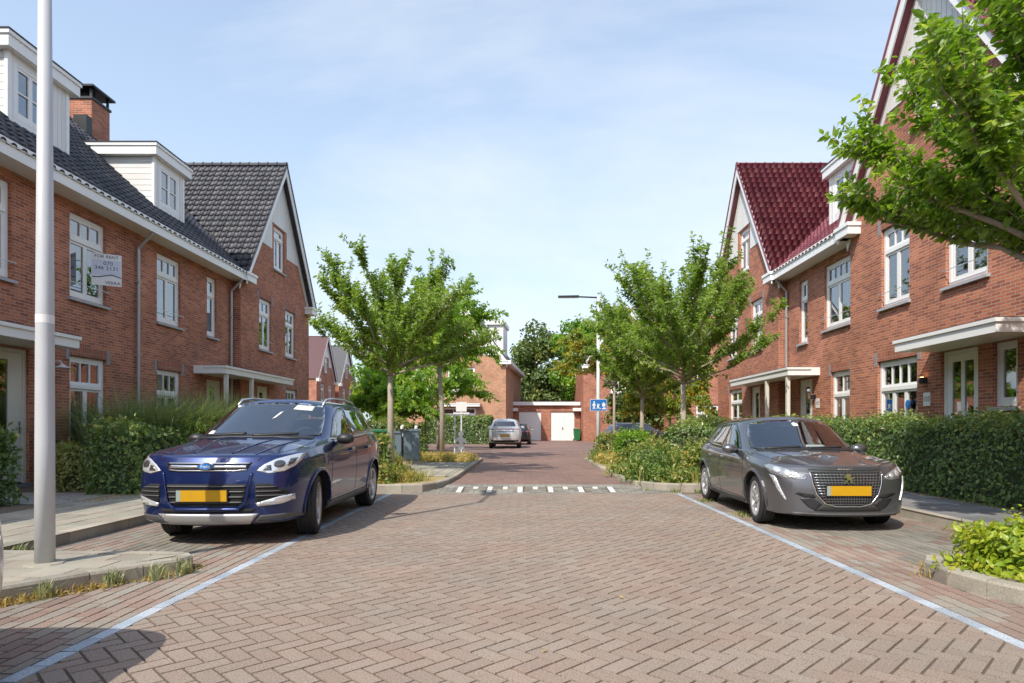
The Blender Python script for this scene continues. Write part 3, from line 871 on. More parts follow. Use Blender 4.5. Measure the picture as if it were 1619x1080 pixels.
def dormer(root, a0, a1, tilemat, xf=-.80, z0=7.38, z1=8.82, win=(.26, .26), curtain=None):
    """dormer > cheek boards, fascia; its window is a window of the house"""
    mb = MB()
    xb = GUT - .1 - (z1 - EAVE + .03) / SLOPE
    for a in (a0 + .03, a1 - .03):
        mb.poly([(xf, a, roof_z(xf) - .1), (xf, a, z1), (xb, a, z1)])
    w0, w1 = a0 + win[0], a1 - win[1]; k0, k1 = z0 + .16, z1 - .12
    wall_grid(mb, a0, a1, z0 - .12, z1, [(w0, w1, k0, k1)], xf, .08)
    o = mb.build('dormer', 'white_paint', root)
    n = int((z1 - z0) / .145)
    for k in range(n):
        zb = z0 + k * (z1 - z0) / n + .004; zt = zb + (z1 - z0) / n - .012
        for sgn, a in ((-1, a0 + .03), (1, a1 - .03)):
            xr = GUT - .1 - (zb - EAVE + .03) / SLOPE; xr2 = GUT - .1 - (zt - EAVE + .03) / SLOPE
            if xf - .02 - xr < .05: xr = xf - .07
            bb = MB(); bb.prism([(xf + .01, a, zb), (xr, a, zb), (xr2, a, zt), (xf + .01, a, zt)], (0, sgn * .02, 0))
            bb.build('board', 'board_white', o)
    # corner posts and front planks
    for a, s in ((a0 - .012, .10), (a1 - .088, .10)): MB().box(xf - .05, xf + .022, a, a + s, z0 - .1, z1).build('corner_post', 'white_paint', o)
    for p0, p1 in ((a0 + .09, w0 - .02), (w1 + .02, a1 - .09)):
        nb = max(1, round((p1 - p0) / .13))
        for k in range(nb):
            MB().box(xf, xf + .014, p0 + (p1 - p0) * k / nb + .004, p0 + (p1 - p0) * (k + 1) / nb - .004, z0 - .08, z1).build('plank', 'board_white', o)
    fb = MB(); xx = xf + .16
    fb.box(xb - .3, xx, a0 - .16, a1 + .16, z1 + .001, z1 + .23); fb.box(xb - .3, xx + .03, a0 - .19, a1 + .19, z1 + .231, z1 + .31)
    fb.build('fascia', 'white_paint', o)
    MB().box(xb - .32, xx + .045, a0 - .205, a1 + .205, z1 + .312, z1 + .34).build('flat_roof', 'bitumen', o)
    MB().box(xf - .02, xf + .06, a0 - .03, a1 + .03, z0 - .20, z0 - .101).build('lead_flashing', 'dark_metal', o)
    window(root, w0, w1, k0, k1, xf, 0, 2, sill=False, lintel=False, midbar=True, set_in=.0, curtain=curtain)
    return o

def main_house(name, label, loc, rz, a0, a1, roof_a0, roof_a1, tilemat, wins, doors, brick='brick', tiles=True, gut=None, dorm=(), depth=9.5, hide_side=True):
    root = empty(name, loc, rz); tag(root, label, 'house', 'terraced houses along the street')
    holes = [w['r'] for w in wins if not w.get('dormer')] + [d['r'] for d in doors]
    mb = MB(); wall_grid(mb, a0, a1, Z0 - .25, EAVE - .1, holes)
    for a in (a0, a1): mb.poly([(0, a, Z0 - .25), (-depth, a, Z0 - .25), (-depth, a, EAVE - .1), (RIDGE_X, a, roof_z(RIDGE_X) - .14), (0, a, EAVE - .1)])
    mb.poly([(-depth, a0, Z0 - .25), (-depth, a1, Z0 - .25), (-depth, a1, EAVE - .1), (-depth, a0, EAVE - .1)])
    mb.build('wall', brick, root, uv=True)
    for z in (Z0 + .02, 3.05, EAVE - .28):
        MB().box(-depth + .1, -.14, a0 + .02, a1 - .02, z, z + .02).build('floor_slab', 'room', root)
    rb = MB(); zr = roof_z(RIDGE_X)
    for (q0, q1, xe) in ((max(roof_a0, a0 - .3), min(roof_a1, a1 + .13 if roof_a1 > a1 else a1), GUT - .06), (roof_a0, a0 - .1, -.1), (a1 + .1, roof_a1, -.1)):
        if q1 - q0 < .5: continue
        slab(rb, (xe, q0, roof_z(xe) - .02), (xe, q1, roof_z(xe) - .02), (RIDGE_X, q1, zr - .02), (RIDGE_X, q0, zr - .02), .1)
    slab(rb, (-depth - .4, roof_a0, EAVE), (-depth - .4, roof_a1, EAVE), (RIDGE_X - .001, roof_a1, zr - .02), (RIDGE_X - .001, roof_a0, zr - .02), .1)
    ro = rb.build('roof', tilemat, root)
    if tiles:
        def kf(c):
            if c.x < RIDGE_X + .1 or c.y < min(roof_a0, roof_a1) or c.y > max(roof_a0, roof_a1): return False
            if tiles is not True and not tiles(c): return False
            if c.x > -.15 and (c.y < a0 - .1 or c.y > a1 + .1): return False
            for (d0, d1) in dorm:
                if d0 < c.y < d1 and -2.9 < c.x < -.85: return False
            return True
        L = math.hypot(GUT - RIDGE_X, zr - EAVE)
        fwd = rz == 0
        U = (0, 1, 0)
        tile_slope(ro, tilemat, (GUT - .03, roof_a0, roof_z(GUT - .03) - .01), U, (-1, 0, SLOPE), int((roof_a1 - roof_a0) / TW) + 1, int(L / TL), kf, root)
        ridge_caps(ro, (RIDGE_X, roof_a0, zr + .02), (RIDGE_X, roof_a1, zr + .02), tilemat)
    g0, g1 = gut or (a0, a1)
    gutter(root, g0, g1)
    for w in wins: window(root, *w['r'], **w.get('k', {}))
    for d in doors: door(root, *d['r'], **d.get('k', {}))
    return root

def gable_house(name, label, loc, rz, a0, a1, tilemat, wins, doors, brick='brick', tiles=True, prj=.25, zapex=11.15, board_z=7.8, gw=(.52, 7.15, 8.75), depth=9.5, back=-5.0, group='terraced houses along the street', lowdetail=False, curtain=None, side_clip=None):
    """cross gable: ridge runs away from the street"""
    root = empty(name, loc, rz); tag(root, label, 'house', group)
    am = (a0 + a1) / 2; hw = (a1 - a0) / 2; e0 = EAVE - .05; sl = (zapex - e0) / (hw + .12)
    def gz(a): return zapex - sl * abs(a - am)
    holes = [w['r'] for w in wins] + [d['r'] for d in doors]
    if gw: holes.append((am - gw[0], am + gw[0], gw[1], gw[2]))
    mb = MB(); wall_grid(mb, a0, a1, Z0 - .25, zapex, holes, prj)
    no = Vector((0, sl, 1)).normalized()
    mb.clip((0, am, zapex - .12), (0, sl, 1)); mb.clip((0, am, zapex - .12), (0, -sl, 1))
    for a in (a0, a1): mb.poly([(prj, a, Z0 - .25), (-depth, a, Z0 - .25), (-depth, a, e0), (prj, a, e0)])
    mb.poly([(-depth, a0, Z0 - .25), (-depth, a1, Z0 - .25), (-depth, a1, e0), (-depth, am, zapex - .15), (-depth, a0, e0)])
    mb.build('wall', brick, root, uv=True)
    for z in (Z0 + .02, 3.05, EAVE - .28):
        MB().box(-depth + .1, prj - .14, a0 + .02, a1 - .02, z, z + .02).build('floor_slab', 'room', root)
    xo = prj + .30
    rb = MB(); q0, q1 = a0 - .12, a1 + .12
    slab(rb, (xo - .06, q0, gz(q0)), (-depth, q0, gz(q0)), (-depth, am, zapex), (xo - .06, am, zapex), .1)
    slab(rb, (xo - .06, q1, gz(q1)), (-depth, q1, gz(q1)), (-depth, am + .001, zapex), (xo - .06, am + .001, zapex), .1)
    ro = rb.build('roof', tilemat, root)
    if tiles:
        Ls = math.hypot(hw + .12, zapex - gz(q0)); nu = int((xo + 5.2) / TW)
        camside = q0 if (root.matrix_basis @ Vector((0, q0, 0)) - CAM).length < (root.matrix_basis @ Vector((0, q1, 0)) - CAM).length else q1
        sg = 1 if camside == q0 else -1
        def kf(c):
            if sg * (c.y - am) > -.05: return False
            if side_clip and c.z < side_clip(c): return False
            return True
        tile_slope(ro, tilemat, (xo - nu * TW, camside, gz(q0) + .005), (1, 0, 0), (0, sg, sl), nu, int(Ls / TL), kf, root)
        ridge_caps(ro, (xo, am, zapex + .03), (xo - 5.6, am, zapex + .03), tilemat)
    # verge boards along both slopes, white, and the tiled edge above them
    for s in (-1, 1):
        e = am + s * (hw + .12)
        pts = [(xo - .02, am, zapex - .025), (xo - .02, e, gz(e) - .025), (xo - .02, e, gz(e) - .36), (xo - .02, am, zapex - .38)]
        MB().prism(pts, (-.035, 0, 0)).build('verge_board', 'white_paint', root)
        pts = [(prj + .003, am, zapex - .17), (prj + .003, e, gz(e) - .17), (prj + .003, e, gz(e) - .52), (prj + .003, am, zapex - .52)]
        MB().prism(pts, (.03, 0, 0)).build('verge_board', 'white_paint', root)
        pts = [(prj + .03, am, zapex - .125), (prj + .03, e, gz(e) - .125), (xo - .056, e, gz(e) - .125), (xo - .056, am, zapex - .125)]
        MB().prism(pts, (0, 0, -.02)).build('soffit', 'white_paint', root)
        pts = [(xo + .018, am, zapex + .06), (xo + .018, e, gz(e) + .06), (xo + .018, e, gz(e) - .024), (xo + .018, am, zapex - .024)]
        MB().prism(pts, (-.035, 0, 0)).build('verge_tiles', 'tile_edge' if 'dark' in tilemat else tilemat, root)
    # vertical planks above board_z
    if board_z:
        pw = .155 if not lowdetail else .4
        half = (zapex - .3 - board_z) / sl; n = int(2 * half / pw)
        for k in range(n):
            p0 = am - half + k * (2 * half / n); p1 = p0 + 2 * half / n - .012
            segs = [(board_z, None)]
            if gw and p1 > am - gw[0] - .04 and p0 < am + gw[0] + .04: segs = [(gw[2] + .05, None)]
            for zb, _ in segs:
                t0, t1 = gz(p0) - .3, gz(p1) - .3
                if max(t0, t1) < zb + .05: continue
                zj = zb - .05 * (k % 2) * 0
                poly = [(prj + .004, p0, zj), (prj + .004, p1, zj), (prj + .004, p1, max(zb + .01, t1)), (prj + .004, p0, max(zb + .01, t0))]
                if p0 < am < p1: poly = poly[:3] + [(prj + .004, am, zapex - .3)] + poly[3:]
                MB().prism(poly, (.018, 0, 0)).build('plank', 'board_white', root)
        if gw: window(root, am - gw[0], am + gw[0], gw[1], gw[2], prj, 1, 2, .0001 if False else .25, lintel=False, blocks=False, detail=not lowdetail, curtain=curtain)
    elif gw: window(root, am - gw[0], am + gw[0], gw[1], gw[2], prj, 0, 2)
    for w in wins: window(root, *w['r'], x=prj, **w.get('k', {}))
    for d in doors: door(root, *d['r'], x=prj, **d.get('k', {}))
    # gutter returns at both eaves
    for a, s in ((a0, -1), (a1, 1)):
        g = MB(); b0, b1 = sorted((a + s * .14, a - s * .50))
        g.box(prj + .001, prj + .32, b0, b1, EAVE - .30, EAVE - .10); g.box(prj + .001, prj + .35, b0 - .03, b1 + .03, EAVE - .10, EAVE - .012)
        g.build('gutter_return', 'white_paint', root)
    return root

XL, XR = -9.6, 8.5
plain('far_tiles_dark', (0.07, 0.072, 0.082), 0.6, var=.25, vscale=4)
plain('far_tiles_red', (0.085, 0.03, 0.034), 0.6, var=.25, vscale=4)
UP = (4.02, 5.82)     # upper windows
GR = (0.62, 2.78)     # ground windows
CU = [(0.02, .30), (.70, .98)]
def W(a, b, z=UP, **k): return dict(r=(min(a, b), max(a, b), z[0], z[1]), k=k)

# ---- left row -------------------------------------------------------------
ha = main_house('brick_house', 'brick house behind the lamp post with a rental board on its upper window', (XL, 0, 0), 0, 5.2, 15.7, 5.0, 15.7, 'tile_dark',
    [W(13.30, 14.46, rail=True, lintel=False), W(10.55, 11.80, rail=True, lintel=False, curtain=CU), W(13.30, 14.46, GR, curtain=[(.02, .45), (.6, .98)]), W(6.6, 7.8), W(6.6, 7.8, GR)],
    [dict(r=(11.1, 12.22, Z0 + .08, 2.74), k=dict(hinge=1, mat='cream_paint'))], gut=(5.0, 15.7), dorm=((12.67, 14.36),))
dormer(ha, 12.67, 14.36, 'tile_dark', win=(.16, .62), curtain=[(.05, .95)])
canopy(ha, 9.7, 12.32, 0, .95, 3.02)
downpipe(ha, 15.55)
# chimney on the ridge
cb = MB(); cb.box(-5.05, -3.9, 19.65 - 4.5, 20.5 - 4.5, 9.6, 11.45)
hb_root = main_house('brick_house', 'middle brick house on the left with white dormer showing its boarded side', (XL, 0, 0), 0, 15.7, 20.7, 15.7, 24.0, 'tile_dark',
    [W(16.44, 17.58, rail=True, lintel=False, curtain=[(.02, .2)]), W(19.02, 19.62, ntop=1, nbot=1, lintel=False), W(16.44, 17.6, GR, curtain=CU)],
    [dict(r=(19.0, 19.95, Z0 + .08, 2.70), k=dict(mat='cream_paint'))], gut=(15.7, 20.83), dorm=((17.66, 19.2),),
    tiles=lambda c: c.y < 20.6 or c.z > EAVE - .05 + (11.15 - EAVE + .05) / 3.32 * (c.y - 20.58) - .02)
dormer(hb_root, 17.66, 19.2, 'tile_dark', curtain=[(.02, .98)])
canopy(hb_root, 18.25, 23.6, .255, .95, 3.05, posts=[(.85, 18.45), (.85, 20.15)])
MB().box(.001, .254, 18.25, 20.69, 2.81, 3.04).build('canopy', 'white_paint', hb_root)
downpipe(hb_root, 20.45)
ch = MB().box(-5.0, -3.9, 19.65, 20.5, 9.6, 11.45).build('chimney', 'brick', hb_root, uv=True)
MB().box(-5.04, -3.86, 19.61, 20.54, 11.452, 11.52).build('chimney_band', 'dark_metal', ch)
cm = MB()
for (x, y) in ((-4.96, 19.69), (-4.96, 20.46), (-3.94, 19.69), (-3.94, 20.46)): cm.box(x - .03, x + .03, y - .03, y + .03, 11.521, 11.80)
cm.box(-4.7, -4.2, 19.9, 20.25, 11.521, 11.79)
cm.build('chimney_legs', 'dark_metal', ch)
MB().box(-5.12, -3.78, 19.53, 20.62, 11.801, 11.86).build('chimney_cap', 'dark_metal', ch)
MB().box(-4.15, -3.75, 19.2, 19.45, 10.0, 10.75).build('vent_box', 'dark_metal', hb_root)

def main_clip(c): return roof_z(c.x) - .02
gc = gable_house('gabled_house', 'left brick house with grey tiled roof and white boarded gable', (XL, 0, 0), 0, 20.7, 27.2, 'tile_dark',
    [W(22.15, 23.2, ntop=2, rail=True), W(24.55, 25.6, ntop=2, rail=True), W(24.6, 25.8, (1.1, 2.74), ntop=3)],
    [dict(r=(22.0, 23.0, Z0 + .08, 2.70), k=dict(mat='cream_paint'))], side_clip=main_clip)
downpipe(gc, 27.3, ztop=6.0, xg=.2)

# ---- right row (turned half round: local y = -world y) ----------------------
hr = gable_house('gabled_house', 'nearest brick house on the right behind the leafy branches', (XR, 0, 0), math.pi, -16.1, -9.75, 'tile_red',
    [W(-14.70, -13.62, ntop=3, rail=True), W(-12.45, -11.3, ntop=3, rail=True, curtain=[(.02, .3)]), W(-14.86, -13.35, GR, ntop=4, nbot=3, curtain=[(.0, .25)]), W(-11.18, -10.62, (1.62, 2.74), ntop=0, nbot=1, lintel=False)],
    [dict(r=(-12.58, -11.55, Z0 + .08, 2.74), k=dict(wide_glass=2, hinge=-1))], side_clip=main_clip, board_z=8.4, gw=(.55, 7.6, 9.1))
canopy(hr, -12.75, -9.95, .256, 1.12, 3.0)
hm = main_house('brick_house', 'middle brick house on the right with a dormer in its red roof', (XR, 0, 0), math.pi, -20.7, -16.1, -24.0, -12.9, 'tile_red',
    [W(-18.05, -16.57, rail=True, lintel=False, ntop=4), W(-19.7, -19.12, (3.85, 5.75), ntop=1, nbot=1, lintel=False), W(-17.65, -16.62, GR, midbar=True, ntop=2)],
    [dict(r=(-19.75, -18.8, Z0 + .08, 2.70), k=dict())], gut=(-20.83, -15.97), dorm=((-19.2, -17.5),),
    tiles=lambda c: (c.y < -16.2 and c.y > -20.6) or c.z > EAVE - .05 + (11.15 - EAVE + .05) / 3.3 * ((-20.58 - c.y) if c.y < -18 else (c.y + 16.2)) - .02)
dormer(hm, -19.2, -17.5, 'tile_red', xf=-.72)
canopy(hm, -23.5, -18.3, .256, .95, 3.0, posts=[(.85, -18.5), (.85, -20.1)])
MB().box(.001, .255, -20.69, -18.3, 2.76, 2.985).build('canopy', 'white_paint', hm)
downpipe(hm, -20.5)
hg = gable_house('gabled_house', 'right brick house with red tiled roof and white boarded gable', (XR, 0, 0), math.pi, -27.2, -20.7, 'tile_red',
    [W(-23.2, -22.1, ntop=2, rail=True), W(-25.75, -24.7, ntop=2, rail=True), W(-25.7, -24.2, (1.0, 2.74), ntop=2, midbar=True)],
    [dict(r=(-23.25, -22.35, Z0 + .08, 2.70), k=dict())], side_clip=main_clip)

# ---- far houses -------------------------------------------------------------
gable_house('gabled_house', 'distant small brick house with dark red roof beyond the left gable', (-22, 0, 0), 0, 65.6, 72, 'far_tiles_red', [W(67, 68.1), W(69.6, 70.6), W(66.3, 67.4, (.9, 2.7))], [], tiles=False, group='far houses', lowdetail=True)
gable_house('gabled_house', 'distant small brick house with grey roof left of the young tree', (-22, 0, 0), 0, 73.4, 80, 'far_tiles_dark', [W(75, 76.1), W(77.6, 78.6), W(75, 76.2, (.9, 2.7))], [], tiles=False, group='far houses', lowdetail=True)
mh = gable_house('gabled_house', 'orange brick house with white gable at the end of the lane', (-1.55, 48.2, 0), R(-94.5), -7.7, 0, 'far_tiles_dark',
    [W(-4.5, -2.4), W(-5.0, -2.3, (.95, 2.75), nbot=3, midbar=True), W(-7.0, -5.9)], [], brick='brick_orange', tiles=False, prj=0.0, zapex=11.7, board_z=6.75, gw=(.6, 7.4, 8.8), group='far houses', depth=13, lowdetail=True)
canopy(mh, -5.3, -1.9, 0, .6, 3.05)
# side gutter, dormer box on its roof
MB().box(-13.2, .3, -.02, .42, EAVE - .3, EAVE - .02).build('gutter', 'white_paint', mh)
db = MB().box(-6.5, -3.4, -1.9, -.6, 7.0, 9.6).build('dormer', 'white_paint', mh)
MB().box(-6.7, -3.2, -2.0, -.45, 9.601, 9.9).build('fascia', 'white_paint', db)

# garages between the houses
gr = empty('garage_block', (0, 54, 0)); tag(gr, 'low flat roofed brick garage block with two white doors', 'garage')
gm = MB(); GX0, GX1 = -1.2, 4.6
gm2 = MB()
for (x0, x1, z0, z1) in ((GX0, -.62, 0, 3.1), (1.28, 2.08, 0, 3.1), (4.12, GX1, 0, 3.1), (-.62, 1.28, 2.58, 3.1), (2.08, 4.12, 2.58, 3.1)): gm.box(x0, x1, 0, .3, z0, z1)
gm.box(GX0, GX1, .3, 6, 0, 3.09)
gm.build('wall', 'brick', gr, uv=True)
for (x0, x1) in ((-.62, 1.28), (2.08, 4.12)):
    dr = MB(); n = 9
    dr.box(x0 + .01, x1 - .01, .12, .16, .08, 2.57)
    for k in range(n): dr.box(x0 + (x1 - x0) * k / n + .015, x0 + (x1 - x0) * (k + 1) / n - .015, .10, .12, .10, 2.55)
    d = dr.build('garage_door', 'white_paint', gr)
    MB().box((x0 + x1) / 2 - .05, (x0 + x1) / 2 + .05, .06, .10, 1.05, 1.25).build('handle', 'steel', d)
fa = MB(); fa.box(GX0 - .1, GX1, -.25, 6, 3.1, 3.42); fa.build('fascia', 'white_paint', gr)
MB().box(GX0 - .12, GX1, -.28, 6, 3.421, 3.46).build('flat_roof', 'bitumen', gr)
for x in (GX0 - .2, GX1 - .65): MB().box(x, x + .7, -.5, -.01, 2.6, 2.86).build('canopy', 'white_paint', gr)
gable_house('gabled_house', 'brick house right of the garages half hidden by the lamp post tree', (4.65, 51.5, 0), R(-90), 0, 7.0, 'far_tiles_dark', [W(2.2, 3.5), W(4.6, 5.7), W(4.2, 5.9, (.9, 2.7))], [], tiles=False, prj=0.0, board_z=None, gw=None, group='far houses', lowdetail=True)
gable_house('gabled_house', 'dark roofed house showing above the garage roof', (6.6, 66, 0), R(180), -12, 0, 'far_tiles_dark', [], [], tiles=False, prj=0.0, zapex=8.6, board_z=None, gw=None, group='far houses', lowdetail=True)
gable_house('gabled_house', 'brick house glimpsed between the right trees and the red gable', (9.9, 41, 0), R(-90), 0, 6.4, 'far_tiles_red', [W(1.15, 1.75), W(3.3, 4.4), W(1.1, 2.6, (.9, 2.7))], [], tiles=False, prj=0.0, board_z=None, gw=None, group='far houses', lowdetail=True)

# ---- the street goes on behind the camera
main_house('brick_house', 'brick house of the left row standing behind the camera', (XL, 0, 0), 0, -14, 5.2, -14, 5.0, 'far_tiles_dark', [W(-1, .2), W(2, 3.2), W(-6, -4.8), W(-1, .2, GR), W(-6, -4.8, GR)], [], tiles=False)
main_house('brick_house', 'brick house of the right row standing behind the camera', (XR, 0, 0), math.pi, -9.75, 12, -9.75, 12, 'far_tiles_red', [W(-8.6, -7.4), W(-5, -3.8), W(0, 1.2), W(-5, -3.8, GR), W(0, 1.2, GR)], [], tiles=False)
# ---- things fixed to the houses
sg = empty('rental_sign', (XL + .30, 14.02, 4.74), 0); tag(sg, 'white rental board with phone number fixed at an upper left window', 'sign')
SW, SH = .78, .97; sg.scale = (.72, .72, .72)
# board stands out from the wall, facing the camera side
sg.rotation_euler = (0, 0, R(-58))
MB().box(-.006, .006, -SW/2, SW/2, -SH/2, SH/2).build('board', 'sign_white', sg)
MB().box(.0065, .008, -SW/2 + .02, SW/2 - .02, -.18, .30).build('panel', 'sign_grey', sg)
def stext(s, y, z, size, name): return text_mesh(s, size, 'ink', name, sg, (.0095, y, z), (R(90), 0, R(90)), .0008)
stext('FOR RENT', 0, .395, .135, 'lettering'); stext('070', .04, .19, .17, 'lettering'); stext('346 2131', .0, .045, .165, 'lettering'); stext('VERRA', .16, -.40, .135, 'lettering')
rl = MB(); rl.tube([(.011, -.37, -.24), (.011, -.2, -.235), (.011, .14, -.14), (.011, .38, -.22)], .015, 4); rl.build('roof_line', 'ink', sg)
MB().tube([(-.2, -.2, .3), (-.008, -.05, .3)], .012, 5).build('bracket', 'steel', sg)

def wall_lamp(loc, rz, lit, label):
    r = empty('wall_lamp', loc, rz); tag(r, label, 'lamp', 'wall lamps by the doors')
    MB().box(0, .02, -.04, .04, -.06, .06).build('back_plate', 'dark_metal', r)
    MB().lathe([(.045, .0), (.05, .02), (.05, .12), (.045, .13)], 12, (.09, 0, -.07)).build('shade', 'dark_metal', r)
    MB().lathe([(.035, .061), (.035, .066)], 12, (.09, 0, 0)).build('bulb', 'lamp_lit' if lit else 'sign_white', r)
wall_lamp((XR - .25, 13.05, 2.22), math.pi, True, 'lit wall lamp above the house number right of the near door')
wall_lamp((XR, 18.6, 2.15), math.pi, False, 'dark wall lamp under the middle canopy on the right')
r = empty('wall_lamp', (XL, 12.75, 2.45)); tag(r, 'white saucer wall lamp beside the left door', 'lamp', 'wall lamps by the doors')
MB().tube([(0, 0, .12), (.2, 0, .14), (.25, 0, .08)], .012, 6).build('arm', 'sign_white', r)
MB().lathe([(.02, .08), (.05, .05), (.15, 0), (.14, -.005), (.03, .02)], 16, (.25, 0, 0)).build('shade', 'sign_white', r)
def number_plate(loc, rz, txt, label):
    r = empty('house_number', loc, rz); tag(r, label, 'sign', 'house number plates')
    MB().box(0, .012, -.11, .11, -.14, .14).build('plate', 'sign_white', r)
    text_mesh(txt, .15, 'ink', 'digits', r, (.013, 0, 0), (R(90), 0, R(90)), .0006)
number_plate((XR - .25, 13.02, 1.83), math.pi, '105', 'white house number plate under the lit wall lamp')
number_plate((XR, 18.45, 1.95), math.pi, '103', 'white house number plate by the middle right door')
pb = MB(); pb.box(0, .05, -.05, .05, -.1, .1); o = pb.build('doorbell_box', 'black_plastic'); o.location = (XR - .30, 12.78, 1.2); tag(o, 'small black box on the brick beside the near right door', 'doorbell')
hd = MB(); hd.lathe([(.0, -.004), (.10, -.004), (.10, .004), (.0, .004)], 18, axis='X'); o = hd.build('window_sticker', 'sign_blue'); o.location = (XR - .25 + .05, 13.75, 1.75); tag(o, 'round blue sticker on the near ground floor window', 'sticker')
# ================================================================ CARS
# car frame: origin on the ground under the front bumper, x = across, y = towards the tail, z = up
def paint(name, col, metal=0.55, rough=0.32):
    m, nt, b = new_mat(name)
    b.inputs['Base Color'].default_value = col + (1,); b.inputs['Metallic'].default_value = metal; b.inputs['Roughness'].default_value = rough
    b.inputs['Coat Weight'].default_value = 1.0; b.inputs['Coat Roughness'].default_value = 0.025
    f = nnoise(nt, obj_coord(nt), 900, 2)
    c = nmixc(nt, f, tuple(x * .8 for x in col), tuple(x * 1.25 for x in col)); nt.links.new(c, b.inputs['Base Color'])
    return m
paint('paint_navy', (0.006, 0.022, 0.115), .5, .26); paint('paint_grey', (0.155, 0.157, 0.17), .75, .3); paint('paint_white', (0.75, 0.75, 0.74), .0, .3)
paint('paint_silver', (0.62, 0.63, 0.64), .35, .3); paint('paint_black', (0.02, 0.021, 0.024)); paint('paint_dusk', (0.03, 0.035, 0.045))
glass_mat('car_glass', (0.42, 0.48, 0.47), 0.10)
plain('car_interior', (0.035, 0.036, 0.038), 0.8, var=.3, vscale=8)
m, nt, b = new_mat('lamp_lens')
b.inputs['Base Color'].default_value = (0.75, 0.77, 0.78, 1); b.inputs['Roughness'].default_value = 0.12; b.inputs['Metallic'].default_value = 0.55; b.inputs['Coat Weight'].default_value = 1.0; b.inputs['Coat Roughness'].default_value = 0.01
plain('lamp_inner', (0.10, 0.105, 0.11), 0.15, metal=0.6, coat=1.0)
plain('lamp_grey', (0.42, 0.43, 0.44), 0.15, metal=0.6, coat=1.0)
plain('tail_red', (0.30, 0.01, 0.01), 0.15, coat=1.0)
plain('alloy', (0.52, 0.52, 0.53), 0.3, metal=0.55)
plain('alloy_dark', (0.08, 0.08, 0.085), 0.35, metal=0.8)
plain('skid', (0.50, 0.50, 0.50), 0.4, metal=0.6)
plain('satin_grey', (0.09, 0.09, 0.095), 0.5)
plain('seat_cloth', (0.06, 0.06, 0.065), 0.9)
plain('paper_white', (0.78, 0.76, 0.72), 0.8)

def lerp(a, b, t): return a + (b - a) * t
def car_shell(S):
    w, L, yF, yR = S['w'], S['L'], S['yF'], S['yR']
    xs = [0, .38, .70, .90, .975, 1.0, .995, .99, .99, 1.0, .97, .86, .48, 0]
    fx = S.get('front_x', [0, .40, .72, .905, .975])
    xs[:5] = fx
    def ys(f, r): return [f, f + .018, f + .085, f + .215, yF - .36, yF, yF + .48, lerp(yF, yR, .5) - .2, yR - .62, yR, r - .38, r - .115, r - .02, r]
    rings = []
    for k in range(6):
        wk = S['rw'][k] * w; y = ys(S['rf'][k], L - S['rr'][k]); z = S['rz'][k]
        rings.append([(xs[j] * wk, y[j], z[j]) for j in range(14)])
    hm = S['hood_mid']; base = S['glass_base']; top = S['glass_top']
    r5 = rings[5]
    mid = [hm[j] if j < len(hm) else tuple(lerp(r5[j][i], base[j][i], .5) + (0.008 if i == 2 else 0) for i in range(3)) for j in range(14)]
    rings += [mid, base, top]
    zc = S['roof_z']; yc = (top[0][1] + top[13][1]) / 2
    rings.append([(p[0] * .72, lerp(p[1], yc, .10), lerp(p[2], zc, .72)) for p in top])
    cl = rings[-1]
    ctr = [(0, lerp(p[1], yc, .12), zc if 1 < j < 12 else lerp(p[2], zc, .8)) for j, p in enumerate(cl)]
    bm = bmesh.new(); cl_l = bm.edges.layers.float.new('crease_edge')
    V = {}
    def vert(k, j, p, s):
        key = (k, j, s if abs(p[0]) > 1e-6 else 0)
        if key not in V: V[key] = bm.verts.new((p[0] * s, p[1], p[2]))
        return V[key]
    cr = {1: .7, 3: .2, 4: .75, 5: .8, 7: .7, 8: .45}
    cr.update(S.get('crease', {}))
    nR = len(rings)
    for s in (1, -1):
        for k in range(nR - 1):
            for j in range(13):
                q = [vert(k, j, rings[k][j], s), vert(k, j+1, rings[k][j+1], s), vert(k+1, j+1, rings[k+1][j+1], s), vert(k+1, j, rings[k+1][j], s)]
                try: bm.faces.new(q if s > 0 else q[::-1])
                except ValueError: pass
        for j in range(13):   # roof centre and floor
            for (k, kk, pts) in ((nR - 1, 90, ctr), (0, 80, [(0, p[1], p[2]) for p in rings[0]])):
                vs = [vert(k, j, rings[k][j], s), vert(k, j+1, rings[k][j+1], s)]
                if 0 < j + 1 < 13: vs.append(vert(kk, j+1, pts[j+1], s))
                if 0 < j < 13: vs.append(vert(kk, j, pts[j], s))
                vs = list(dict.fromkeys(vs))
                if len(vs) > 2:
                    try: bm.faces.new(vs)
                    except ValueError: pass
    for (k, j, s), v in V.items():
        for kk, c in cr.items():
            if k == kk:
                for e in v.link_edges:
                    o = e.other_vert(v)
                    if any(V.get((kk, j2, s2)) is o for j2 in (j-1, j+1) for s2 in (s, 0, 1, -1)): e[cl_l] = c
    bmesh.ops.recalc_face_normals(bm, faces=bm.faces[:])
    me = bpy.data.meshes.new('body'); bm.to_mesh(me); bm.free()
    return me

def eval_mesh(o):
    bpy.context.view_layer.update()
    return bpy.data.meshes.new_from_object(o.evaluated_get(bpy.context.evaluated_depsgraph_get()))

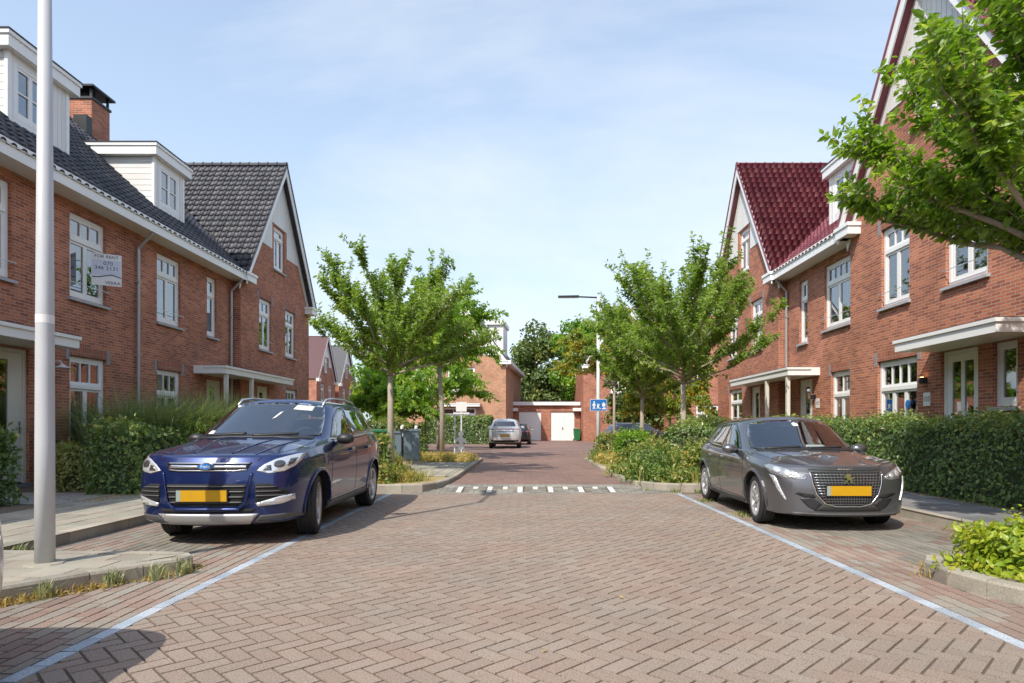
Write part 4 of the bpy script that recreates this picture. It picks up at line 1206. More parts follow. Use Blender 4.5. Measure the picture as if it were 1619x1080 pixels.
class Car:
    def __init__(self, S, name, label, loc, rz, paintm, group='cars'):
        self.S = S; self.root = empty(name, loc, rz); tag(self.root, label, 'car', group)
        me = car_shell(S); t = bpy.data.objects.new('tmp', me); C.objects.link(t)
        ss = t.modifiers.new('s', 'SUBSURF'); ss.levels = ss.render_levels = 3
        full = eval_mesh(t)
        bm = bmesh.new(); bm.from_mesh(full); self.bvh = BVHTree.FromBMesh(bm); bm.free()
        # wheel arches
        mb = MB(); r = S['wr'] + .045
        for y in (S['yF'], S['yR']):
            for sg in (-1, 1):
                mb.lathe([(r, sg * (S['w'] - .32)), (r, sg * (S['w'] + .2))], 40, (0, y, S['wr'] + .005), 'X')
        cm = mb.mesh('cut', 'black_void')
        co = bpy.data.objects.new('cut', cm); C.objects.link(co)
        full.materials.clear(); full.materials.append(MATS[paintm])
        t2 = bpy.data.objects.new('tmp2', full); C.objects.link(t2)
        bo = t2.modifiers.new('b', 'BOOLEAN'); bo.operation = 'DIFFERENCE'; bo.object = co; bo.solver = 'EXACT'
        try: bo.material_mode = 'TRANSFER'
        except Exception: pass
        extra = []
        for (view, poly, a, b) in S.get('cuts', ()):
            cx = sum(p[0] for p in poly) / len(poly); cz = sum(p[1] for p in poly) / len(poly); q = MB()
            pp = [(lerp(cx, u, .975), lerp(cz, v, .965)) for u, v in poly]
            if view == 'y': q.prism([(u, a, v) for u, v in pp], (0, b - a, 0))
            else: q.prism([(a, u, v) for u, v in pp], (b - a, 0, 0))
            e = bpy.data.objects.new('cut', q.mesh('cut', 'car_interior')); C.objects.link(e); extra.append(e)
            m2 = t2.modifiers.new('c', 'BOOLEAN'); m2.operation = 'DIFFERENCE'; m2.object = e; m2.solver = 'EXACT'
            try: m2.material_mode = 'TRANSFER'
            except Exception: pass
        body = eval_mesh(t2); body.name = 'body'
        for o in [t, t2, co] + extra: bpy.data.objects.remove(o)
        n = len(body.polygons)
        body.polygons.foreach_set('use_smooth', np.ones(n, dtype=bool))
        body.set_sharp_from_angle(angle=R(38))
        self.body = link('body', body, self.root)
    def hit(self, o, d):
        h = self.bvh.ray_cast(Vector(o), Vector(d))
        return (h[0], h[1]) if h[0] is not None else (None, None)
    def patch(self, poly, mat, name, view='front', off=.004, thick=.02, res=.03, parent=None, smooth=True, dirv=None, org=None):
        """a piece of skin: outline in a view plane, laid on the body. view: front (x,z) rear (x,z) side+ / side- (y,z) top (x,y)"""
        if view == 'front': f = lambda u, v: ((u, -2, v), (0, 1, 0))
        elif view == 'rear': f = lambda u, v: ((u, self.S['L'] + 2, v), (0, -1, 0))
        elif view == 'side+': f = lambda u, v: ((3, u, v), (-1, 0, 0))
        elif view == 'side-': f = lambda u, v: ((-3, u, v), (1, 0, 0))
        elif view == 'top': f = lambda u, v: ((u, v, 4), (0, 0, -1))
        else:
            D = Vector(dirv).normalized(); U = Vector((0, 0, 1)).cross(D); U = -U.normalized() if U.x * view < 0 else U.normalized()
            f = lambda u, v: (Vector(org) + U * u + Vector((0, 0, v)) - D * 2, D)
        P = []
        n = len(poly)
        for i in range(n):
            a, b = Vector(poly[i]), Vector(poly[(i+1) % n]); k = max(1, int((b - a).length / res))
            P += [a.lerp(b, q / k) for q in range(k)]
        nb = len(P)
        us = [p.x for p in P]; vs = [p.y for p in P]
        pl = [tuple(p) for p in P]
        u = min(us) + res * .5
        while u < max(us):
            v = min(vs) + res * .5
            while v < max(vs):
                if inpoly(u, v, pl) and min((p - Vector((u, v))).length for p in P) > res * .45: P.append(Vector((u, v)))
                v += res
            u += res
        vo, ed, fa, _, _, _ = delaunay_2d_cdt(P, [(i, (i+1) % nb) for i in range(nb)], [list(range(nb))], 1, 1e-6)
        bm = bmesh.new(); vt = []; vb = []
        for p in vo:
            o, d = f(p.x, p.y); h, nrm = self.hit(o, d)
            if h is None:
                vt.append(None); vb.append(None); continue
            if nrm.dot(Vector(d)) > 0: nrm = -nrm
            vt.append(bm.verts.new(h + nrm * off)); vb.append(bm.verts.new(h - nrm * (thick - off)))
        edge = {}
        for t in fa:
            if any(vt[i] is None for i in t): continue
            c = sum((vo[i] for i in t), Vector((0, 0))) / len(t)
            if not inpoly(c.x, c.y, pl): continue
            try: fc = bm.faces.new([vt[i] for i in t]); fc.smooth = smooth
            except ValueError: continue
            for i in range(len(t)):
                e = (t[i], t[(i+1) % len(t)]); edge[e] = 1
        for (a, b) in list(edge):
            if (b, a) not in edge:
                try: bm.faces.new((vt[b], vt[a], vb[a], vb[b]))
                except ValueError: pass
        for v in [v for v in bm.verts if not v.link_faces]: bm.verts.remove(v)
        bmesh.ops.recalc_face_normals(bm, faces=bm.faces[:])
        me = bpy.data.meshes.new(name); bm.to_mesh(me); bm.free(); me.materials.append(MATS[mat])
        return link(name, me, parent or self.root)
    def both(self, poly, mat, name, view, **k):
        out = []
        for s in (1, -1):
            if view == 'side': out.append(self.patch(poly, mat, name, 'side+' if s > 0 else 'side-', **k))
            else: out.append(self.patch([(p[0] * s, p[1]) for p in poly], mat, name, view, **k))
        return out
    def strip(self, pts, wd, mat, name, view, **k):
        """thin band along a polyline in a view plane"""
        P = [Vector(p) for p in pts]; up, dn = [], []
        for i, p in enumerate(P):
            d = (P[min(i+1, len(P)-1)] - P[max(i-1, 0)]).normalized(); n = Vector((-d.y, d.x)) * wd / 2
            up.append(tuple(p + n)); dn.append(tuple(p - n))
        return self.patch(up + dn[::-1], mat, name, view, **k)
    def strips(self, pts, wd, mat, name, view, **k):
        if view == 'side': return [self.strip(pts, wd, mat, name, v, **k) for v in ('side+', 'side-')]
        return [self.strip(pts, wd, mat, name, view, **k), self.strip([(-a, b) for a, b in pts], wd, mat, name, view, **k)]
    def wheels(self, style, steer=0.0, lip=None):
        S = self.S; r = S['wr']; tw = S.get('tw', .225); rr = r * .70
        if lip:
            for y in (S['yF'], S['yR']):
                self.strips([(y - (r + .062) * math.cos(R(a)), r + .005 + (r + .062) * math.sin(R(a))) for a in range(-8, 189, 12)], .038, lip, 'wheel_arch', 'side', off=.014, thick=.03, res=.04)
        for y, st in ((S['yF'], steer), (S['yR'], 0)):
            for sg in (-1, 1):
                hub = MB(); hub.lathe([(rr * .96, -tw * .45), (rr * .96, tw * .15), (rr * .3, tw * .15), (0.001, tw * .15)], 24, axis='X')
                w = hub.build('wheel', 'black_void', self.root, smooth=False)
                w.location = (sg * (S['w'] - tw / 2 - .035), y, r); w.rotation_euler = (0, 0, (math.pi if sg < 0 else 0) + st)
                h = tw / 2
                t = MB(); prof = [(rr, -h * .86), (rr + .02, -h * .98), (r - .05, -h), (r - .018, -h * .93), (r, -h * .76)]
                for q in (-.5, -.17, .17, .5): prof += [(r, h * (q - .12)), (r - .008, h * (q - .05)), (r - .008, h * (q + .05)), (r, h * (q + .12))]
                prof += [(r, h * .76), (r - .018, h * .93), (r - .05, h), (rr + .02, h * .98), (rr, h * .86), (rr - .015, h * .8)]
                t.lathe(prof, 40, axis='X', caps=False); t.build('tyre', 'rubber', w, smooth=True)
                rm = MB(); rm.lathe([(rr, h * .80), (rr + .012, h * .93), (rr - .006, h * .96), (rr - .03, h * .80), (rr - .035, h * .2)], 40, axis='X', caps=False)
                rm.build('rim', 'alloy', w, smooth=True)
                sp = MB(); x1 = h * .84; x0 = h * .5
                for k in range(5):
                    for dq in ((-.22, .22) if style == 'double' else (0,)):
                        a = 2 * math.pi * k / 5 + .3
                        wa = .013 if style == 'double' else .030
                        def P(rad, off, x): return (x, rad * math.cos(a) - off * math.sin(a), rad * math.sin(a) + off * math.cos(a))
                        o0, o1 = dq * .10, dq * rr * .95
                        for (xf, xb) in ((0, 0),):
                            pts = [P(.035, o0 - wa, x1 - .02), P(.035, o0 + wa, x1 - .02), P(rr - .022, o1 + wa * .9, x1), P(rr - .022, o1 - wa * .9, x1)]
                            sp.prism(pts, (-.03, 0, 0))
                sp.lathe([(.06, h * .3), (.06, x1 - .012), (.045, x1), (.001, x1)], 16, axis='X')
                sp.build('spokes', 'alloy', w)
                MB().lathe([(rr * .72, h * .22), (rr * .72, h * .26), (.05, h * .26)], 24, axis='X').build('brake_disc', 'steel', w)
    def plate(self, z, y=None, rear=False, w=.52, h=.115, x=0.0):
        o, d = ((x, -2, z), (0, 1, 0)) if not rear else ((x, self.S['L'] + 2, z), (0, -1, 0))
        p, n = self.hit(o, d); sgn = 1 if rear else -1
        yy = p.y + sgn * .02
        mb = MB(); mb.box(x - w/2 - .01, x + w/2 + .01, min(yy, yy - sgn * .03), max(yy, yy - sgn * .03), z - h/2 - .01, z + h/2 + .01)
        pl = mb.build('number_plate', 'black_plastic', self.root)
        q = MB(); q.box(x - w/2 + (.0 if rear else .045), x + w/2 - (.045 if rear else 0), min(yy, yy + sgn * .006), max(yy, yy + sgn * .006), z - h/2, z + h/2); q.build('plate_face', 'plate_yellow', pl)
        q = MB(); a = x - w/2 if not rear else x + w/2 - .045; q.box(a, a + .044, min(yy, yy + sgn * .006), max(yy, yy + sgn * .006), z - h/2, z + h/2); q.build('plate_band', 'plate_blue', pl)
    def mirror(self, y, z, paintm, xo=None):
        xo = xo or self.S['w'] + .05
        for s in (-1, 1):
            mb = MB(); c = Vector((s * xo, y, z))
            bmesh.ops.create_uvsphere(mb.bm, u_segments=18, v_segments=10, radius=1.0)
            for v in mb.bm.verts:
                p = v.co; p.x *= .115; p.y *= .075 if p.y < 0 else .035; p.z *= .070
                if p.x * s > 0: p.z *= 1.0
                v.co = p + c
            o = mb.build('mirror', 'black_plastic' if paintm == 'paint_navy' else paintm, self.root, smooth=True)
            MB().prism([(s * (xo - .22), y + .02, z - .09), (s * (xo - .03), y + .0, z - .055), (s * (xo - .03), y + .0, z - .02), (s * (xo - .22), y + .02, z - .04)], (0, .05, 0)).build('mirror_arm', 'black_plastic', o)
            MB().box(c.x - .09, c.x + .09, y + .036, y + .041, z - .048, z + .048).build('mirror_glass', 'chrome', o)

def Z(front, j3, j4, j5, j6, j7, j8, j9, j10, j11, rear):
    f = front if hasattr(front, '__len__') else (front,) * 3
    r = rear if hasattr(rear, '__len__') else (rear, rear)
    return list(f) + [j3, j4, j5, j6, j7, j8, j9, j10, j11] + list(r)

SUV = dict(L=4.524, w=.919, yF=.93, yR=3.62, wr=.350, tw=.235,
    rw=[.84, .955, .985, 1.0, .985, .93], rf=[.13, .045, .0, .015, .045, .10], rr=[.18, .06, .0, .02, .05, .12],
    rz=[Z(.21, .20, .20, .20, .21, .21, .21, .21, .24, .30, .32), Z(.27, .27, .27, .27, .27, .27, .27, .28, .32, .38, .40), Z(.47, .47, .47, .48, .48, .48, .48, .5, .52, .55, .56),
        Z(.70, .71, .72, .73, .73, .74, .75, .77, .79, .80, .80), Z(.85, .87, .90, .93, .95, .96, .98, 1.01, 1.03, 1.02, 1.00), Z((.955, .955, .955), .965, .99, 1.025, 1.06, 1.085, 1.11, 1.14, 1.16, 1.13, 1.10)],
    hood_mid=[(0, .55, 1.062), (.33, .555, 1.058), (.56, .59, 1.045), (.69, .65, 1.03), (.765, .76, 1.03), (.80, 1.0, 1.05), (.825, 1.42, 1.085)],
    glass_base=[(0.000, 1.130, 1.135), (0.366, 1.150, 1.130), (0.585, 1.200, 1.120), (0.695, 1.270, 1.110), (0.760, 1.360, 1.105), (0.800, 1.460, 1.105), (0.825, 1.660, 1.110), (0.840, 2.100, 1.125), (0.840, 2.800, 1.150), (0.825, 3.500, 1.180), (0.785, 4.000, 1.210), (0.685, 4.260, 1.200), (0.377, 4.370, 1.170), (0.000, 4.390, 1.165)],
    glass_top=[(0.000, 1.980, 1.585), (0.300, 1.990, 1.580), (0.497, 2.020, 1.570), (0.600, 2.070, 1.555), (0.645, 2.140, 1.550), (0.665, 2.250, 1.555), (0.680, 2.420, 1.565), (0.685, 2.700, 1.575), (0.680, 3.100, 1.575), (0.665, 3.550, 1.560), (0.640, 3.850, 1.540), (0.580, 4.000, 1.530), (0.324, 4.060, 1.535), (0.000, 4.070, 1.540)],
    roof_z=1.655)
HATCH = dict(L=4.055, w=.872, yF=.83, yR=3.37, wr=.318, tw=.205,
    rw=[.84, .955, .985, 1.0, .985, .925], rf=[.12, .005, .015, .02, .05, .11], rr=[.2, .06, .0, .02, .04, .09],
    rz=[Z(.17, .16, .16, .16, .17, .17, .17, .18, .22, .28, .30), Z(.215, .21, .21, .21, .22, .22, .22, .24, .28, .34, .36), Z(.40, .40, .40, .40, .40, .40, .40, .42, .45, .48, .5),
        Z(.58, .59, .60, .61, .61, .62, .63, .65, .67, .68, .68), Z(.70, .715, .745, .775, .80, .82, .84, .875, .89, .88, .86), Z((.785, .785, .785), .79, .815, .855, .89, .91, .93, .965, .985, .95, .93)],
    hood_mid=[(0, .52, .875), (.31, .525, .87), (.52, .56, .855), (.645, .62, .845), (.72, .72, .85), (.755, .93, .875), (.785, 1.3, .91)],
    glass_base=[(0.000, 1.100, 0.950), (0.345, 1.120, 0.945), (0.555, 1.170, 0.935), (0.660, 1.240, 0.925), (0.725, 1.330, 0.920), (0.765, 1.430, 0.920), (0.790, 1.620, 0.925), (0.805, 2.000, 0.940), (0.805, 2.550, 0.960), (0.785, 3.150, 0.990), (0.740, 3.580, 1.020), (0.645, 3.800, 1.010), (0.356, 3.900, 0.980), (0.000, 3.920, 0.975)],
    glass_top=[(0.000, 1.860, 1.360), (0.286, 1.870, 1.355), (0.481, 1.900, 1.345), (0.575, 1.950, 1.335), (0.615, 2.020, 1.330), (0.635, 2.120, 1.335), (0.645, 2.260, 1.340), (0.650, 2.500, 1.345), (0.640, 2.800, 1.340), (0.620, 3.150, 1.320), (0.595, 3.420, 1.295), (0.535, 3.560, 1.285), (0.298, 3.620, 1.285), (0.000, 3.630, 1.285)],
    roof_z=1.425)

def side_glass(c, polys, trim=True):
    for p in polys:
        c.both(p, 'car_glass', 'side_window', 'side', off=.004, thick=.012)

WS_S = [(-.745, 1.15), (.745, 1.15), (.68, 1.36), (.60, 1.535), (.36, 1.575), (0, 1.585), (-.36, 1.575), (-.60, 1.535), (-.68, 1.36)]
SG_S = [[(1.62, 1.13), (2.52, 1.15), (2.46, 1.53), (2.32, 1.525), (2.02, 1.40)], [(2.58, 1.152), (3.36, 1.185), (3.22, 1.515), (2.53, 1.535)], [(3.43, 1.19), (3.86, 1.25), (3.62, 1.475), (3.30, 1.508)]]
RW_S = [(-.62, 1.21), (.62, 1.21), (.50, 1.48), (-.50, 1.48)]
SUV['cuts'] = [('x', [(1.45, .70), (1.45, 1.10), (2.15, 1.54), (3.75, 1.52), (4.15, 1.15), (4.05, .70)], -.56, .56), ('y', WS_S, .95, 2.45), ('y', RW_S, 3.6, 4.9)] + [('x', p, -1.3, 1.3) for p in SG_S]
WS_H = [(-.705, .96), (.705, .96), (.645, 1.15), (.57, 1.31), (.34, 1.348), (0, 1.36), (-.34, 1.348), (-.57, 1.31), (-.645, 1.15)]
SG_H = [[(1.56, .945), (2.36, .97), (2.30, 1.305), (2.16, 1.305), (1.93, 1.19)], [(2.41, .972), (3.02, 1.0), (3.10, 1.08), (2.88, 1.275), (2.36, 1.307)]]
RW_H = [(-.50, 1.0), (.50, 1.0), (.42, 1.26), (-.42, 1.26)]
HATCH['cuts'] = [('x', [(1.42, .55), (1.42, .92), (2.05, 1.31), (3.35, 1.27), (3.70, .96), (3.6, .55)], -.52, .52), ('y', WS_H, .93, 2.3), ('y', RW_H, 3.2, 4.4)] + [('x', p, -1.3, 1.3) for p in SG_H]
def interior(k, z0, zt, y1, y2, seat='seat_cloth'):
    """seats, dashboard, wheel, mirror: seen through the glass"""
    for y, xs in ((y1, (-.34, .34)), (y2, (-.34, .34))):
        for x in xs:
            h = zt - .20
            MB().prism([(x - .22, y, z0), (x - .22, y + .14, h), (x - .22, y + .24, h), (x - .22, y + .14, z0)], (.44, 0, 0)).bevel(.03, 2).build('seat', seat, k.root)
            MB().box(x - .12, x + .12, y + .15, y + .23, h + .03, h + .17).bevel(.03, 2).build('headrest', seat, k.root)
    yd = y1 - .55
    MB().prism([(-.55, yd - .28, zt - .47), (-.55, yd - .05, zt - .425), (-.55, yd + .10, zt - .50), (-.55, yd + .10, zt - .70), (-.55, yd - .28, zt - .70)], (1.10, 0, 0)).build('dashboard', 'car_interior', k.root)
    wb = MB(); c = Vector((.34, yd + .22, zt - .50)); n = 22
    ring = [c + Vector((.185 * math.cos(2*math.pi*i/n), .06 * math.sin(2*math.pi*i/n), .175 * math.sin(2*math.pi*i/n))) for i in range(n + 1)]
    wb.tube(ring, .016, 6, cap=False); wb.tube([c + Vector((-.17, 0, 0)), c, c + Vector((.17, 0, 0))], [.015, .04, .015], 6)
    wb.build('steering_wheel', 'satin_grey', k.root, smooth=True)
    MB().box(-.12, .12, y1 - .33, y1 - .30, zt - .10, zt - .035).build('inner_mirror', 'satin_grey', k.root)

# ---------------------------------------------------------------- blue SUV
suv = Car(SUV, 'parked_car', 'dark blue SUV parked facing the camera beside the left pavement', (-3.33, 6.55, 0), R(0.3), 'paint_navy', 'parked cars')
k = suv
ws = k.patch(WS_S, 'car_glass', 'windscreen', 'front', off=.005, thick=.012, res=.035)
k.patch([(.26, 1.49), (.50, 1.47), (.50, 1.53), (.28, 1.55)], 'paper_white', 'sun_visor', 'front', off=.0065, thick=.003, parent=ws)
k.patch([(-.62, 1.165), (-.53, 1.165), (-.54, 1.21), (-.60, 1.21)], 'paper_white', 'dashboard_card', 'front', off=.0065, thick=.003, parent=ws)
k.patch([(.08, 1.36), (.115, 1.38), (.16, 1.46), (.125, 1.45)], 'paper_white', 'hanging_tag', 'front', off=.0065, thick=.003, parent=ws)
k.strip([(-.70, 1.125), (-.3, 1.15), (.3, 1.15), (.70, 1.125)], .035, 'black_plastic', 'cowl', 'front', off=.006)
for pts in ([(-.60, 1.15), (-.1, 1.175)], [(0, 1.155), (.52, 1.172)]): k.strip(pts, .018, 'black_plastic', 'wiper', 'front', off=.018, thick=.015)
side_glass(k, [[(1.62, 1.13), (2.52, 1.15), (2.46, 1.53), (2.32, 1.525), (2.02, 1.40)], [(2.58, 1.152), (3.36, 1.185), (3.22, 1.515), (2.53, 1.535)], [(3.43, 1.19), (3.86, 1.25), (3.62, 1.475), (3.30, 1.508)]])
k.strips([(1.55, 1.10), (2.5, 1.125), (3.4, 1.16), (3.95, 1.215)], .018, 'chrome', 'window_trim', 'side', off=.006)
for pts in ([(1.42, .30), (1.36, .6), (1.38, .95), (1.5, 1.08)], [(2.52, .30), (2.55, .7), (2.55, 1.13)], [(3.18, .55), (3.30, .8), (3.40, 1.16)], [(1.42, .33), (2.4, .34), (3.1, .36)]):
    k.strips(pts, .009, 'black_void', 'door_seam', 'side', off=.0015, thick=.006)
for y in (2.32, 3.20): k.strips([(y - .10, .955), (y + .10, .965)], .035, 'paint_navy', 'door_handle', 'side', off=.03, thick=.035)
k.strips([(1.30, .30), (2.2, .29), (3.20, .31)], .10, 'satin_grey', 'sill_cladding', 'side', off=.006)
k.strips([(1.32, .365), (2.3, .365), (3.15, .40)], .012, 'chrome', 'sill_trim', 'side', off=.012)
# front: slot grille, badge, lower grille, fog corners, skid plate
g = k.patch([(-.45, .885), (.45, .885), (.41, .815), (.30, .80), (-.30, .80), (-.41, .815)], 'black_void', 'upper_grille', 'front', off=.004)
k.strip([(-.43, .873), (.43, .873)], .012, 'chrome', 'grille_bar', 'front', off=.018, parent=g)
k.strip([(-.40, .84), (.40, .84)], .028, 'chrome', 'grille_bar', 'front', off=.02, parent=g)
k.strip([(-.41, .812), (-.30, .802), (.30, .802), (.41, .812)], .012, 'chrome', 'grille_bar', 'front', off=.014, parent=g)
p, n = k.hit((0, -2, .845), (0, 1, 0))
def disc(par, name, mat, cx, cy, cz, rx, rz, t, n=28):
    mb = MB(); mb.prism([(cx + rx * math.cos(2*math.pi*i/n), cy, cz + rz * math.sin(2*math.pi*i/n)) for i in range(n)], (0, t, 0)); return mb.build(name, mat, par)
bd = disc(k.root, 'badge', 'chrome', 0, p.y - .035, .848, .088, .036, .03)
disc(bd, 'badge_field', 'sign_blue', 0, p.y - .037, .848, .078, .029, .002)
text_mesh('Ford', .052, 'sign_white', 'lettering', bd, (0, p.y - .039, .848), (R(90), 0, 0), .0008)
lg = k.patch([(-.43, .665), (.43, .665), (.40, .50), (.33, .435), (-.33, .435), (-.40, .50)], 'black_void', 'lower_grille', 'front', off=.003)
for z in (.64, .585, .53, .475): k.strip([(-.41 + (.655 - z) * .2, z), (.41 - (.655 - z) * .2, z)], .014, 'satin_grey', 'grille_bar', 'front', off=.015, parent=lg)
k.strips([(.46, .78), (.435, .66), (.40, .48), (.32, .40)], .028, 'paint_navy', 'grille_surround', 'front', off=.022, thick=.04)
k.strip([(-.34, .40), (.34, .40)], .03, 'paint_navy', 'bumper_lip', 'front', off=.022, thick=.04)
for s in (1, -1):
    sl = k.patch([(s * a, b) for a, b in ((.49, .665), (.62, .665), (.78, .585), (.81, .52), (.50, .47))], 'black_void', 'side_grille', 'front', off=.003)
    for z in (.63, .585, .54): k.strip([(s * .50, z), (s * (.70 + (.62 - z) * .9), z)], .012, 'satin_grey', 'grille_bar', 'front', off=.012, parent=sl)
    k.patch([(s * a, b) for a, b in ((.50, .465), (.56, .48), (.72, .53), (.82, .545), (.82, .485), (.73, .45), (.52, .43))], 'lamp_lens', 'fog_lamp', 'front', off=.012)
    hl = k.patch([(s * a, b) for a, b in ((.50, .80), (.56, .86), (.66, .915), (.78, .955), (.842, .975), (.848, .90), (.82, .84), (.75, .79), (.62, .77))], 'lamp_lens', 'headlight', 'front', off=.006, res=.02)
    k.patch([(s * (.70 + .05 * math.cos(i * .524)), .865 + .036 * math.sin(i * .524)) for i in range(12)], 'lamp_inner', 'projector', 'front', off=.011, parent=hl, res=.02)
    k.patch([(s * a, b) for a, b in ((.56, .80), (.64, .80), (.63, .855), (.59, .85))], 'lamp_inner', 'indicator', 'front', off=.011, parent=hl, res=.02)
    k.patch([(s * a, b) for a, b in ((.765, .85), (.81, .865), (.822, .925), (.775, .915))], 'lamp_inner', 'beam_unit', 'front', off=.011, parent=hl, res=.02)
k.patch([(-.52, .352), (.52, .352), (.42, .245), (-.42, .245)], 'skid', 'skid_plate', 'front', off=.014, thick=.03)
k.patch([(-.50, .405), (.50, .405), (.46, .362), (-.46, .362)], 'black_void', 'bumper_slot', 'front', off=.004)
for s in (1, -1): k.patch([(s * a, b) for a, b in ((.53, .33), (.80, .345), (.86, .30), (.82, .25), (.44, .245))], 'satin_grey', 'bumper_corner', 'front', off=.005)
k.plate(.545, x=-.03)
# bonnet ridges and seam
for x0, x1 in ((.20, .34), (.45, .60)): k.strips([(x0, .20), (x0 + (x1 - x0) * .5, .65), (x1, 1.08)], .022, 'paint_navy', 'bonnet_ridge', 'top', off=.006, thick=.014)
k.strips([(.50, .13), (.66, .30), (.735, .6), (.755, 1.0), (.75, 1.22)], .008, 'black_void', 'bonnet_seam', 'top', off=.0015, thick=.005)
interior(k, .72, 1.57, 2.35, 3.25); k.mirror(1.74, 1.105, 'paint_navy')
for s in (-1, 1):
    pts = []
    for y, dz in ((2.06, .0), (2.18, .05), (2.5, .062), (3.1, .062), (3.55, .05), (3.72, .0)):
        x = s * (.575 - .02 * (y - 2) * .5); h, _ = k.hit((x, y, 4), (0, 0, -1)); pts.append((x, y, h.z + dz))
    rl = MB(); rl.tube(pts, [.014, .02, .017, .017, .02, .014], 8); rl.build('roof_rail', 'steel', k.root, smooth=True)
k.wheels('five', R(11), 'paint_navy')
k.both([(.64, .93), (.80, .90), (.82, 1.05), (.66, 1.06)], 'tail_red', 'tail_light', 'rear', off=.006)

# ---------------------------------------------------------------- grey hatchback
hb = Car(HATCH, 'parked_car', 'metallic grey hatchback parked facing the camera beside the right hedge', (3.83, 7.50, 0), R(-1.2), 'paint_grey', 'parked cars')
def hatch_glass(k):
    ws = k.patch(WS_H, 'car_glass', 'windscreen', 'front', off=.005, thick=.012, res=.035)
    side_glass(k, [[(1.56, .945), (2.36, .97), (2.30, 1.305), (2.16, 1.305), (1.93, 1.19)], [(2.41, .972), (3.02, 1.0), (3.10, 1.08), (2.88, 1.275), (2.36, 1.307)]])
    k.patch([(-.50, 1.0), (.50, 1.0), (.42, 1.26), (-.42, 1.26)], 'car_glass', 'rear_window', 'rear', off=.005, thick=.012)
    return ws
k = hb; ws = hatch_glass(k)
k.patch([(.02, 1.27), (.09, 1.27), (.10, 1.305), (.055, 1.325), (.01, 1.305)], 'paper_white', 'windscreen_sticker', 'front', off=.0065, thick=.003, parent=ws)
k.patch([(-.02, .985), (.25, .985), (.24, 1.01), (0, 1.012)], 'plate_blue', 'dashboard_card', 'front', off=.0065, thick=.003, parent=ws)
k.strip([(-.66, .94), (-.3, .962), (.3, .962), (.66, .94)], .03, 'black_plastic', 'cowl', 'front', off=.006)
for pts in ([(-.55, .96), (-.1, .985)], [(0, .965), (.48, .982)]): k.strip(pts, .016, 'black_plastic', 'wiper', 'front', off=.016, thick=.014)
k.strips([(1.5, .915), (2.3, .945), (3.0, .972), (3.3, 1.0)], .012, 'black_plastic', 'window_trim', 'side', off=.005)
for pts in ([(1.30, .26), (1.24, .5), (1.26, .78), (1.38, .90)], [(2.38, .26), (2.41, .6), (2.40, .955)], [(2.96, .50), (3.06, .72), (3.12, .97)], [(1.3, .285), (2.2, .29), (2.9, .30)]):
    k.strips(pts, .008, 'black_void', 'door_seam', 'side', off=.0015, thick=.006)
for y in (2.2, 2.86): k.strips([(y - .09, .80), (y + .09, .81)], .03, 'paint_grey', 'door_handle', 'side', off=.028, thick=.033)
k.strips([(1.22, .25), (2.0, .235), (2.95, .25)], .05, 'black_plastic', 'sill_cladding', 'side', off=.008)
gp = [(-.42, .715), (.42, .715), (.405, .58), (.36, .45), (.27, .345), (.15, .312), (-.15, .312), (-.27, .345), (-.36, .45), (-.405, .58)]
g = k.patch(gp, 'black_void', 'grille', 'front', off=.003)
def gx(z):
    for (a, b), (c, d) in zip(gp[1:6], gp[2:7]):
        if d <= z <= b: return lerp(c, a, (z - d) / (b - d))
    return .1
for z in np.arange(.335, .705, .032): k.strip([(-gx(z) + .02, z), (gx(z) - .02, z)], .007, 'chrome' if z > .45 else 'satin_grey', 'grille_bar', 'front', off=.012, parent=g, res=.05)
for i in range(-10, 11):
    x0 = i * .04; zlo = .325
    while gx(zlo) - .015 < abs(x0) * (.75 + .25 * (zlo - .3) / .4) and zlo < .68: zlo += .01
    k.strip([(x0 * (.75 + .25 * (zlo - .3) / .4), zlo), (x0, .705)], .006, 'satin_grey', 'grille_bar', 'front', off=.010, parent=g, res=.06)
k.strip(gp[1:9] + [gp[9], gp[0]], .014, 'chrome', 'grille_surround', 'front', off=.013)
p, n = k.hit((0, -2, .64), (0, 1, 0)); py_ = p.y
lion = [(-.045, .04), (-.02, .062), (.012, .06), (.03, .04), (.012, .028), (.03, .012), (.052, .02), (.056, .0), (.03, -.012), (.05, -.04), (.058, -.062), (.035, -.062), (.018, -.03), (.0, -.01), (-.012, -.036), (-.03, -.062), (-.05, -.062), (-.032, -.03), (-.022, .0), (-.04, .012), (-.056, .0), (-.06, .018), (-.036, .03)]
MB().prism([(x * .95, py_ - .035, .645 + z * .95) for x, z in lion], (0, .012, 0)).build('badge', 'chrome', k.root)
text_mesh('PEUGEOT', .042, 'chrome', 'lettering', k.root, (0, k.hit((0, -2, .755), (0, 1, 0))[0].y - .006, .752), (R(90), 0, 0), .002)
k.plate(.50, x=.0)
k.strip([(-.62, .222), (-.3, .215), (.3, .215), (.62, .222)], .03, 'satin_grey', 'bumper_lip', 'front', off=.012)
k.patch([(-.30, .305), (.30, .305), (.40, .255), (-.40, .255)], 'black_void', 'lower_grille', 'front', off=.003)
